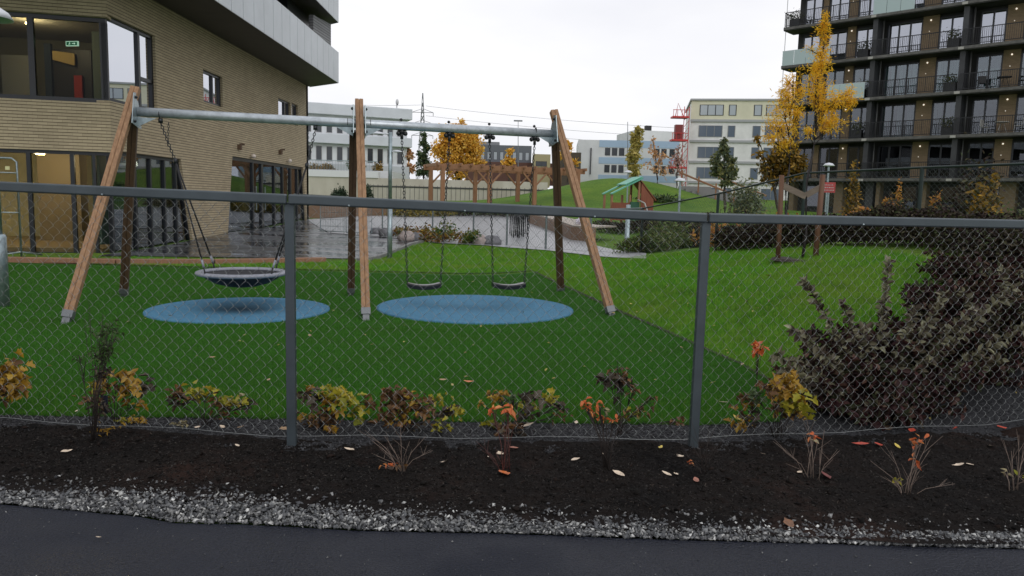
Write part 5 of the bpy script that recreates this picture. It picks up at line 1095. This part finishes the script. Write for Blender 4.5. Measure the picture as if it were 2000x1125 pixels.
hedge('hedge', 'low dark strip of shrubs along the back edge of the pale square', [tuple(onG(890, 421))[:2], tuple(onG(1066, 422))[:2]], .8, .5, 3500, hl, .14)
orr = island('orange shrub leaves', [(.48, .20, .03), (.34, .13, .03), (.55, .30, .05), (.16, .10, .03)], .6, trans=.2)
SH = [(1300, 24, .8, 1.3, .7, h2, 'brownish green shrub below the stone steps'), (1345, 22, .8, 1.2, .7, h2, 'green brown low shrub right of the stone steps'), (1385, 20, .7, .95, .6, hl, 'dark low shrub left of the tall fence post'), (1430, 19, .9, 1.2, .62, orr, 'orange leaved spreading shrub in front of the unfinished building'), (1478, 18, .8, 1.1, .6, h2, 'low green shrub right of the orange spreading shrub'), (1456, 24, .7, 1.3, 1.3, gg, 'grey green bushy shrub before the ground floor of the unfinished building'), (1545, 17.5, .7, 1.0, .60, orr, 'small orange shrub between the two tree stakes'), (1640, 16.5, .8, .9, .5, hl, 'dark low shrub right of the tree stakes behind the fence'), (1680, 18, .55, .8, .75, orr, 'bright orange low shrub before the grey column'), (1660, 21, .22, .3, 1.9, yb, 'tall thin brown shrub right of the red notice board'), (1715, 17, .8, .9, .5, h2, 'yellow green low planting behind the fence'), (1750, 14.5, .42, .45, .78, hl, 'dark upright shrub just left of the right fence post'), (1815, 15, .7, .8, .5, h2, 'green grassy planting right of the right fence post'), (1862, 13, .4, .45, .9, hl, 'dark leaved shrub right of the fence post, left of the taller one'), (1905, 15, .5, .6, 1.8, hl, 'taller loose dark shrub in front of the ground floor columns'), (1925, 12, .38, .4, 1.0, yb, 'mottled leaved shrub against the tan column'), (1980, 14, .8, .8, .7, h2, 'green grassy planting at the right edge behind the fence')]
for px, Y, rx, ry, h, m_, lab in SH:
    x = atY(px, 410, Y).x; bush('shrub', lab, Vector((x, Y, Hf(x, Y))), rx, ry, h, int(900*rx*h/.5)+300, .085 if Y < 17 else .11, m_, group='shrubs behind the green fence')
for px, y0, y1, Y, lab in ((1757, 352, 405, 36, 'narrow orange red columnar shrub before the dark ground floor'), (1828, 368, 410, 34, 'shorter narrow orange columnar shrub before the dark ground floor'), (1738, 375, 410, 33, 'dull brown columnar shrub beside the orange one')):
    t_ = atY(px, y0, Y); g_ = Hf(t_.x, Y); bush('columnar_shrub', lab, Vector((t_.x, Y, g_)), .25, .25, (t_.z-g_)*.95, 500, .12, orr, group='columnar shrubs by the apartment block')
# hillside grass tufts dark patch
for px, py2, rx, lab in ((1300, 372, 1.6, 'dark green low shrubs on the right shoulder of the hill'), (1275, 380, 1.2, 'small green shrub patch lower on the hill shoulder')):
    p = atY(px, py2, 54); p = Vector((p.x, 54, Hf(p.x, 54))); bush('hill_shrub', lab, p, rx, 1.0, .5, 500, .22, dgn)

# big purple shrubs, arching twigs with paired leaves
pl_ = island('purple shrub leaves', [(.020, .006, .008), (.042, .011, .012), (.012, .005, .006), (.060, .022, .018), (.022, .008, .010), (.030, .034, .014), (.05, .06, .028), (.11, .055, .04), (.016, .007, .008), (.10, .10, .05)], .6, trans=.16, spec=.22)
pale = island('mottled tip leaves', [(.05, .020, .018), (.20, .19, .11), (.030, .014, .013), (.32, .31, .19), (.07, .05, .03)], .6, trans=.15)
tw_ = mat('purple twig', (.030, .014, .012), .7)
def arching(name, lab, base, tips, n, rad, height, lsize=.068, seed=1):
    g = np.random.default_rng(seed); b = Vector(base); o = thing(name, lab, 'shrub', b, group='big purple shrubs by the fence'); mb = MB(); C = []; A = []; C2 = []; A2 = []
    ends = [(Vector(t_)-b, 1) for t_ in tips]
    for k in range(n):
        a = g.random()*6.28; r_ = rad*(.25+.75*g.random()); ends.append((Vector((math.cos(a)*r_, math.sin(a)*r_, height*(.12+.88*g.random()*(1-.45*r_/rad))))*(1.3 if k % 6 == 0 else 1), 0))
    for e, sp in ends:
        s_ = Vector((e.x*.12, e.y*.12, -.03)); ctrl = Vector((e.x*.55, e.y*.55, e.z*(.85 if not sp else .62)))
        P = [s_.lerp(ctrl, t_).lerp(ctrl.lerp(e, t_), t_) for t_ in np.linspace(0, 1, 7)]; mb.tube(P, [.006*(1-.75*i_/6)+.001 for i_ in range(7)], 4, cap=False)
        L_ = sum((q-p).length for p, q in zip(P[:-1], P[1:])); m__ = int(L_/(.020 if sp else .026))
        for j in range(m__):
            t_ = .22+.78*j/m__ if not sp else .30+.70*j/m__; t_ = min(.999, t_); q = s_.lerp(ctrl, t_).lerp(ctrl.lerp(e, t_), t_); d = (ctrl.lerp(e, t_)-s_.lerp(ctrl, t_)).normalized()
            sd = Vector(g.normal(size=3)); sd = (sd-sd.dot(d)*d).normalized()
            for s2 in (-1, 1): (C2 if sp else C).append(q+b); (A2 if sp else A).append(sd*s2+d*.5)
    mb.build('twigs', tw_, o)
    if C: leafmesh('foliage', [tuple(c) for c in C], lsize, pl_, o, 'oval', 1.0, A=[tuple(a) for a in A], curl=.35, g=g)
    if C2: leafmesh('tip_leaves', [tuple(c) for c in C2], lsize*1.0, pale, o, 'oval', 1.0, A=[tuple(a) for a in A2], curl=.35, g=g)
    return o
def T(px, py2, Y): return atY(px, py2, Y)
def gb(x, y): return Vector((x, y, Hf(x, y)))
arching('purple_shrub', 'purple brown shrub with long mottled twigs reaching left over the lawn', gb(3.15, 6.25), [T(1567, 545, 6.3), T(1643, 588, 6.3), T(1737, 508, 6.6), T(1512, 692, 5.9), T(1545, 640, 6.0), T(1600, 690, 5.8), T(1585, 755, 5.7), T(1690, 640, 6.0), T(1560, 800, 5.7)], 120, .85, .55, seed=3)
arching('purple_shrub', 'open purple shrub with pale mottled sprays reaching up to the right through the mesh', gb(3.05, 5.95), [T(1850, 570, 6.2), T(1905, 600, 6.1), T(1985, 560, 6.2), T(2005, 640, 6.0), T(1960, 700, 5.9), T(1830, 690, 5.9), T(1790, 600, 6.1)], 14, .5, .5, seed=12)
arching('purple_shrub', 'tall purple brown shrub at the right edge behind the fence', gb(4.6, 6.95), [T(1880, 570, 6.7), T(1960, 520, 7.0), T(1850, 640, 6.4), T(1995, 600, 6.5), T(1800, 640, 6.6), T(1930, 640, 6.4), T(2010, 520, 7.2)], 190, .88, .75, seed=4)
arching('purple_shrub', 'low dark shrub right at the fence foot under the long arching twigs', gb(2.75, 5.75), [T(1530, 720, 5.6), T(1600, 740, 5.5)], 110, .62, .38, seed=8)
arching('purple_shrub', 'low dark shrub in the shade between the two larger purple shrubs', gb(3.7, 6.45), [T(1820, 700, 6.1), T(1900, 700, 6.1), T(1760, 720, 6.0)], 130, .8, .62, seed=5)
arching('purple_shrub', 'dense purple brown shrub in the back at the end of the mound', gb(5.3, 8.2), [T(1860, 560, 7.8), T(1900, 540, 7.9)], 150, .75, .45, seed=6)
arching('purple_shrub', 'purple brown shrub running out of the frame on the right', gb(5.6, 7.0), [], 150, 1.0, .68, seed=7)

# ================================================================== PLANTS ALONG THE FENCE
LM = {'yg': island('yellow green lobed leaves', [(.30, .30, .03), (.42, .36, .03), (.20, .22, .02), (.50, .38, .04)], .55, trans=.3),
      'y': island('ochre lobed leaves', [(.44, .26, .02), (.34, .19, .02), (.52, .34, .05), (.26, .13, .02)], .55, trans=.3),
      'b': island('brown withered leaves', [(.11, .055, .022), (.17, .085, .03), (.07, .04, .022), (.24, .12, .035)], .6, trans=.2),
      'd': island('dark withered leaves', [(.030, .022, .016), (.055, .036, .026), (.10, .08, .05), (.022, .016, .014)], .6, trans=.15),
      'o': island('orange small leaves', [(.62, .17, .045), (.55, .11, .03), (.70, .30, .10)], .5, trans=.3),
      'g': island('dull green leaves', [(.04, .075, .02), (.065, .10, .03), (.03, .05, .018)], .55, trans=.2),
      'p': island('pale dry leaves', [(.40, .34, .20), (.30, .26, .14)], .6, trans=.2)}
stem_d = mat('dark shrub stem', (.020, .013, .010), .7); stem_p = mat('pale dry stem', (.20, .15, .12), .7); stem_r = mat('red brown stem', (.09, .03, .025), .6)
def front(name, lab, base, Y, cl, sm_=None, extra=(), cat='shrub', group='autumn shrubs along the fence', seed=1, ns=5):
    """cl: (px, py, r px, n, kind, leaf size, shape)"""
    g = np.random.default_rng(seed); b = Vector((atY(base[0], base[1], Y).x, Y, 0)); b.z = float(soilz(np.array(b.x), np.array(Y))) if Y < 4.72 else Hf(b.x, Y)+.015
    o = thing(name, lab, cat, b, group=group); mb = MB(); k = Y/FPX; grp = {}
    for (px, py2, r_, n, kd, sz, shp) in cl:
        n = int(n*2.3)+1; sz = round(sz*.66, 3); c = atY(px, py2, Y)+Vector((0, g.normal()*.05, 0)); C = np.array(c)+g.normal(size=(n, 3))*[r_*k*.85, r_*k*.7, r_*k*.62]; C[:, 2] = np.maximum(C[:, 2], b.z+.03)
        grp.setdefault((kd, sz, shp), []).append(C); cl_ = c-b; s0 = Vector((g.normal()*.015, g.normal()*.015, -.03)); kk = s0.lerp(cl_, .45)+Vector((-cl_.x*.18, 0, .02)); mb.tube([s0, kk, cl_], [.0030, .0024, .0015], 5)
        for q in C[:min(n, 12)]: mb.tube([kk.lerp(cl_, .3+.6*g.random()), Vector(q)-b], [.0022, .0012], 3, cap=False)
    for (px, py2) in extra:
        e = atY(px, py2, Y+g.normal()*.06)-b; s0 = Vector((g.normal()*.01, g.normal()*.01, -.03)); md = s0.lerp(e, .5)+Vector((-e.x*.12, 0, .015)); mb.tube([s0, md, e], [.0019, .0014, .0008], 4)
        for q_ in range(3):
            f_ = .35+.5*g.random(); st_ = s0.lerp(md, f_*1.2) if f_ < .6 else md.lerp(e, f_-.3); mb.tube([st_, st_+(e-s0)*.22+Vector((g.normal()*.04, g.normal()*.04, .02))], [.0013, .0007], 3, cap=False)
    mb.build('stems', sm_ or stem_d, o, smooth=True)
    for (kd, sz, shp), Cs in grp.items(): leafmesh('leaves', np.concatenate(Cs), sz, LM[kd], o, shp, .8, curl=.45, g=g)
    return o
lo = 'lobed'
front('autumn_shrub', 'golden yellow leaved shrub cut by the left edge of the view', (-25, 850), 4.95, [(8, 722, 22, 16, 'y', .10, lo), (32, 738, 18, 12, 'y', .10, lo), (4, 752, 24, 14, 'b', .09, lo), (22, 765, 14, 8, 'y', .09, lo), (-30, 760, 30, 16, 'y', .10, lo)], seed=2)
front('climbing_plant', 'tall dark wiry climber with small green leaves tied at the left of the fence', (183, 884), 4.52, [(192, 650, 16, 34, 'g', .045, 'oval'), (196, 690, 14, 34, 'g', .045, 'oval'), (194, 730, 12, 24, 'd', .045, 'oval'), (192, 800, 12, 18, 'd', .05, 'oval'), (180, 780, 12, 14, 'b', .05, 'oval'), (182, 868, 18, 16, 'y', .05, 'thin'), (205, 668, 14, 10, 'g', .035, 'oval'), (168, 690, 10, 5, 'g', .05, 'thin')], extra=[(165, 612), (175, 590), (235, 625), (200, 618), (190, 650), (212, 640), (186, 700), (199, 720), (205, 760)], cat='climber', group=None, seed=3)
front('autumn_shrub', 'ochre shrub with two big curled yellow leaves right of the tall climber', (222, 850), 4.9, [(212, 738, 12, 3, 'y', .13, lo), (242, 742, 16, 4, 'y', .14, lo), (228, 760, 14, 8, 'b', .07, lo), (262, 760, 12, 5, 'y', .10, lo), (272, 758, 12, 7, 'd', .09, lo), (262, 790, 12, 4, 'y', .08, lo), (268, 828, 12, 12, 'y', .05, lo), (246, 846, 12, 8, 'yg', .05, lo), (180, 760, 10, 8, 'yg', .06, lo), (177, 780, 9, 6, 'b', .06, lo)], seed=4)
front('autumn_shrub', 'thin shrub with brown and yellow green leaves midway between climber and left post', (400, 858), 4.92, [(352, 764, 14, 8, 'b', .07, lo), (345, 782, 12, 7, 'd', .07, lo), (372, 768, 14, 8, 'yg', .07, lo), (388, 775, 12, 6, 'yg', .09, lo), (430, 782, 12, 6, 'b', .06, lo), (446, 788, 12, 4, 'p', .08, lo), (470, 778, 14, 7, 'yg', .08, lo), (488, 786, 10, 6, 'd', .07, lo), (450, 800, 10, 5, 'b', .06, lo), (366, 820, 8, 4, 'p', .06, lo)], extra=[(405, 780), (395, 790), (412, 800)], seed=5)
front('autumn_shrub', 'bright yellow and brown leaved shrub just right of the left fence post', (628, 865), 4.94, [(590, 768, 10, 4, 'y', .09, lo), (612, 775, 14, 10, 'd', .09, lo), (640, 772, 16, 10, 'yg', .08, lo), (662, 765, 14, 8, 'yg', .08, lo), (690, 770, 12, 5, 'yg', .12, lo), (652, 788, 16, 12, 'y', .07, lo), (625, 805, 18, 14, 'b', .06, lo), (645, 815, 14, 10, 'b', .06, lo), (700, 804, 14, 8, 'yg', .08, lo), (715, 796, 8, 4, 'b', .07, lo), (600, 824, 14, 8, 'y', .06, lo), (658, 832, 10, 5, 'y', .07, lo), (618, 845, 16, 12, 'b', .04, lo), (630, 855, 14, 8, 'b', .04, lo)], seed=6)
front('autumn_shrub', 'dense brown leaved shrub with yellow right side in the middle of the fence bay', (790, 872), 4.92, [(765, 765, 14, 10, 'b', .08, lo), (788, 770, 14, 10, 'b', .08, lo), (772, 790, 20, 18, 'b', .07, lo), (800, 790, 18, 14, 'y', .06, lo), (820, 782, 16, 12, 'b', .07, lo), (835, 800, 16, 12, 'b', .06, lo), (850, 788, 14, 9, 'yg', .06, lo), (762, 815, 16, 10, 'b', .07, lo), (790, 812, 16, 8, 'y', .06, lo), (864, 806, 9, 6, 'd', .09, lo), (882, 808, 12, 8, 'yg', .07, lo), (896, 800, 8, 5, 'yg', .06, lo), (872, 822, 12, 7, 'yg', .06, lo), (792, 830, 8, 4, 'o', .05, 'oval'), (815, 825, 16, 8, 'd', .05, lo)], extra=[(850, 860), (760, 840)], seed=7)
front('autumn_shrub', 'sparse shrub with dark curled leaves and small yellow ones in the fence bay centre', (1000, 868), 4.94, [(977, 768, 10, 7, 'y', .06, lo), (972, 772, 8, 5, 'b', .06, lo), (1028, 778, 12, 8, 'd', .10, lo), (1025, 796, 14, 9, 'yg', .06, lo), (1030, 808, 10, 6, 'd', .08, lo), (1073, 786, 10, 5, 'yg', .08, lo), (1088, 796, 10, 5, 'd', .07, lo), (1000, 786, 12, 5, 'g', .06, lo), (985, 838, 16, 8, 'b', .08, lo), (962, 842, 10, 5, 'yg', .08, lo), (1000, 845, 12, 5, 'd', .08, lo), (938, 785, 5, 2, 'y', .05, lo), (1092, 815, 10, 5, 'b', .05, lo)], seed=8)
front('autumn_shrub', 'shrub with a dark withered leaf head rising highest left of the right post', (1205, 868), 4.96, [(1190, 740, 12, 9, 'd', .08, lo), (1205, 735, 12, 9, 'b', .07, lo), (1220, 752, 14, 9, 'd', .08, lo), (1235, 762, 8, 4, 'b', .06, lo), (1245, 800, 12, 8, 'b', .05, lo), (1235, 812, 12, 7, 'yg', .05, lo), (1272, 776, 6, 3, 'b', .05, lo), (1320, 818, 8, 4, 'b', .06, lo), (1205, 715, 6, 3, 'd', .06, 'thin')], extra=[(1200, 760), (1232, 800), (1215, 770), (1265, 780)], seed=9)
front('autumn_shrub', 'large ochre leaved shrub right of the right fence post', (1520, 850), 4.98, [(1530, 740, 18, 16, 'y', .09, lo), (1552, 755, 16, 12, 'y', .09, lo), (1525, 762, 18, 14, 'y', .09, lo), (1548, 785, 20, 16, 'yg', .09, lo), (1535, 800, 16, 12, 'b', .08, lo), (1558, 805, 14, 10, 'y', .08, lo), (1500, 750, 12, 6, 'b', .07, lo), (1462, 762, 10, 6, 'g', .07, lo), (1452, 782, 12, 7, 'b', .07, lo), (1464, 790, 12, 6, 'y', .07, lo), (1458, 810, 12, 7, 'd', .07, lo), (1450, 832, 14, 9, 'y', .07, lo), (1490, 748, 12, 5, 'b', .06, lo)], seed=10)
front('orange_sprig', 'single bright orange ragged leaf on a thin stalk over the lawn', (1478, 835), 5.0, [(1480, 680, 8, 6, 'o', .08, lo)], extra=[(1475, 740)], cat='plant', group=None, seed=11)
# bare twiggy shrubs in the soil in front
BT = [((783, 918), 4.18, [(712, 840), (728, 862), (750, 850), (782, 830), (800, 862), (832, 852), (845, 880), (770, 880), (735, 890)], [(765, 918, 8, 6, 'o', .035, 'oval'), (790, 928, 6, 4, 'b', .04, 'oval')], 'bare twiggy shrub with red leaves at its foot left of the middle', stem_p),
      ((985, 925), 4.15, [(930, 862), (948, 880), (985, 800), (990, 830), (1000, 850), (1012, 790), (968, 885)], [(992, 803, 6, 2, 'o', .11, 'oval'), (962, 800, 6, 3, 'o', .06, 'oval'), (996, 795, 4, 2, 'o', .05, 'oval')], 'bare twigs carrying one large salmon orange leaf in the middle of the bed', stem_r),
      ((1185, 905), 4.25, [(1140, 790), (1160, 800), (1172, 820), (1188, 800), (1200, 830), (1222, 830), (1178, 850)], [(1140, 782, 6, 4, 'o', .06, 'oval'), (1148, 802, 6, 4, 'o', .055, 'oval'), (1160, 812, 6, 3, 'o', .045, 'oval'), (1172, 795, 6, 5, 'o', .045, 'oval'), (1178, 818, 8, 7, 'o', .04, 'oval'), (1197, 815, 5, 3, 'o', .05, 'oval'), (1222, 826, 5, 3, 'b', .05, 'oval'), (1184, 800, 3, 2, 'p', .05, 'oval')], 'bare twigs with many small coral orange leaves left of the right post', stem_d),
      ((1378, 915), 4.2, [(1330, 880), (1345, 860), (1360, 850), (1385, 840), (1400, 870), (1415, 850), (1350, 820)], [(1347, 905, 4, 2, 'o', .04, 'oval')], 'low bare twiggy shrub at the foot of the right fence post', stem_d),
      ((1588, 918), 4.2, [(1510, 862), (1530, 880), (1574, 850), (1598, 860), (1575, 815), (1610, 840), (1640, 880)], [(1600, 858, 5, 3, 'o', .07, 'oval'), (1588, 860, 4, 1, 'p', .05, 'oval')], 'bare twigs with one bright orange leaf below the ochre shrub', stem_p),
      ((1772, 950), 4.0, [(1700, 900), (1740, 880), (1800, 865), (1820, 850), (1790, 905), (1865, 945), (1815, 880), (1795, 930)], [(1792, 903, 5, 3, 'o', .06, 'oval'), (1762, 950, 6, 4, 'yg', .04, 'oval'), (1785, 855, 10, 5, 'o', .05, 'oval')], 'splayed bare twigs with a red leaf in the right part of the bed', stem_p),
      ((1985, 935), 4.1, [(1960, 860), (1975, 880), (1990, 850), (2000, 880), (2015, 860)], [(1985, 925, 7, 5, 'yg', .045, 'oval'), (1975, 930, 4, 2, 'p', .05, 'oval')], 'bare twiggy shrub at the far right edge of the bed', stem_p)]
for i_, (bs, Y, ex_t, cl, lab, sm_) in enumerate(BT): front('twiggy_shrub', lab, bs, Y, cl, sm_, ex_t, group='bare twiggy shrubs in the soil', seed=20+i_)
# plant tag tied to the climber
o = MB().box((0, 0, 0), (.045, .004, .12)).build('plant_tag', mat('dark blue plant label', (.012, .014, .028), .5)); o.location = atY(204, 790, 4.60); tag(o, 'dark blue plant tag strapped to the fence beside the tall climber', 'plant tag')

# ================================================================== FALLEN LEAVES
LC = {'cream': (.62, .50, .38), 'orange': (.50, .13, .03), 'red': (.38, .045, .02), 'brown': (.16, .07, .03), 'yellow': (.50, .38, .07), 'maroon': (.14, .03, .025), 'tan': (.34, .22, .12), 'pink': (.30, .13, .09)}
FL = [(682, 880, 'cream', 22, 'right of the left fence post'), (868, 910, 'cream', 24, 'in front of the dense brown shrub'), (977, 884, 'cream', 22, 'left of the salmon leafed twigs'), (953, 897, 'cream', 8, 'the tiny one left of the salmon leafed twigs'), (1124, 899, 'cream', 18, 'upright left of the coral twigs'), (1208, 925, 'cream', 27, 'flat just right of the coral twigs'), (1302, 925, 'cream', 20, 'the left of a touching pair before the right post'), (1320, 928, 'cream', 15, 'the right of a touching pair before the right post'), (1328, 895, 'cream', 22, 'slanted close to the right fence post'), (1181, 888, 'cream', 14, 'behind the stems of the coral twigs'), (1490, 891, 'cream', 10, 'the small one right of the right fence post'), (1563, 921, 'cream', 18, 'left of the bare twigs below the ochre shrub'), (1934, 873, 'cream', 20, 'near the right edge by the fence foot'), (1871, 910, 'cream', 22, 'long, the left of two in the right of the bed'), (1894, 909, 'cream', 18, 'the right of two in the right of the bed'), (1030, 846, 'cream', 24, 'on the chippings at the turf edge'), (1125, 840, 'cream', 14, 'on the chippings left of the dark shrub head'), (192, 1043, 'cream', 12, 'alone on the black asphalt at the left'), (130, 883, 'cream', 20, 'left of the tall climber'), (463, 873, 'cream', 13, 'under the fence wire left of the left post'), (435, 841, 'cream', 13, 'at the turf edge left of the left post'), (386, 842, 'cream', 12, 'at the foot of the thin brown shrub'), (1412, 797, 'cream', 18, 'on the grass right of the right post'),
      (983, 932, 'orange', 32, 'at the foot of the salmon leafed twigs'), (1003, 877, 'pink', 20, 'below the fence wire in the middle'), (1680, 873, 'red', 32, 'large, left of two by the fence foot at the right'), (1715, 871, 'red', 30, 'ragged, right of two by the fence foot at the right'), (1780, 856, 'red', 24, 'standing against the mesh at the right'), (1865, 852, 'red', 20, 'on the chippings near the right edge'), (1955, 848, 'red', 24, 'farthest right under the fence'), (1612, 931, 'maroon', 30, 'right of the bare twigs below the ochre shrub'), (1540, 1028, 'brown', 36, 'big, lying on the gravel at the right'), (1360, 940, 'pink', 24, 'curled in the soil before the right post'), (1752, 873, 'yellow', 18, 'by the fence foot between red leaves'), (1290, 880, 'yellow', 18, 'standing on the chippings left of the right post'), (915, 757, 'orange', 26, 'lying on the turf in the middle of the bay'), (605, 663, 'tan', 11, 'on the turf just right of the left post'), (415, 707, 'tan', 11, 'alone on the turf left of the left post'), (525, 752, 'tan', 12, 'on the turf near the left post'), (865, 752, 'tan', 14, 'on the turf left of the orange leaf'), (1198, 618, 'yellow', 13, 'at the foot of the right swing leg'), (1232, 600, 'yellow', 10, 'on the lawn right of the right swing leg'), (1210, 637, 'yellow', 9, 'on the turf below the right swing leg'), (1330, 687, 'tan', 14, 'on the turf seam left of the right post'), (1345, 605, 'yellow', 9, 'on the lawn left of the right post'), (1500, 545, 'yellow', 11, 'on the mound below the left stake'), (1450, 720, 'tan', 12, 'on the lawn left of the single orange leaf'), (1392, 757, 'yellow', 12, 'just right of the right post on the grass'), (1440, 830, 'yellow', 24, 'at the turf end right of the right post'), (1125, 545, 'yellow', 9, 'on the seam of turf behind the right swing'), (555, 845, 'tan', 20, 'at the turf edge beside the left post'), (470, 842, 'tan', 16, 'on the chippings left of the left post'), (115, 818, 'tan', 18, 'at the turf edge left of the climber'), (150, 818, 'cream', 9, 'small, at the turf edge beside the climber'), (1640, 700, 'tan', 12, 'among the purple twigs')]
g = np.random.default_rng(9)
for px, py2, c, s_, where in FL:
    p = atZ(px, py2, .03)
    if p.y > 4.9: p = onG(px, py2)
    z = (float(soilz(np.array(p.x), np.array(p.y))) if yg(p.x) < p.y < yf(p.x) else (.008 if p.y < 4 else Hf(p.x, p.y)+.04 if p.y > 5.2 else .05))+.006
    if 3.4 < p.y < yg(p.x): z = .045
    L_ = s_*p.y/FPX*1.12; w = L_*(.46 if c != 'orange' else .6); a = g.random()*math.pi; tl = g.normal()*.18; n = 7; mb = MB(); V = []
    cu = g.uniform(.15, .5)*L_
    for i_ in range(n):
        u_ = i_/(n-1); hw = w*.5*math.sin(math.pi*min(1, u_**.8))**.8*(1+.12*g.normal()) if 0 < i_ < n-1 else w*.02; x = (u_-.5)*L_; zc = cu*(u_-.5)**2
        V += [(x, -hw, zc+hw*.35), (x, 0, zc), (x, hw, zc+hw*.35)]
    F = [(i_*3+k_, i_*3+3+k_, i_*3+4+k_, i_*3+1+k_) for i_ in range(n-1) for k_ in (0, 1)]
    o = MB().add(V, F).build('fallen_leaf', mat(c+' fallen leaf', LC[c], .5, noise=(60, .3)), smooth=True); mb = None
    o.location = (p.x, p.y, z); o.rotation_euler = (tl, g.normal()*.15, a if s_ > 0 else 0)
    tag(o, '%s fallen leaf %s' % (c, where), 'leaf', 'fallen leaves')
# countless little leaves and seed husks scattered over lawn and turf
n = 700; Y = 5.3+12*g.random(n)**1.2; X = -5+11*g.random(n); k = (X > redge(Y)) | (g.random(n) < .25); X, Y = X[k], Y[k]
tag(leafmesh('leaf_litter', np.stack([X, Y, H(X, Y)+.045], 1), .04, island('litter leaves', [(.40, .34, .12), (.22, .14, .05), (.34, .30, .08), (.12, .07, .03)], .6), None, 'oval', .3), kind='stuff')
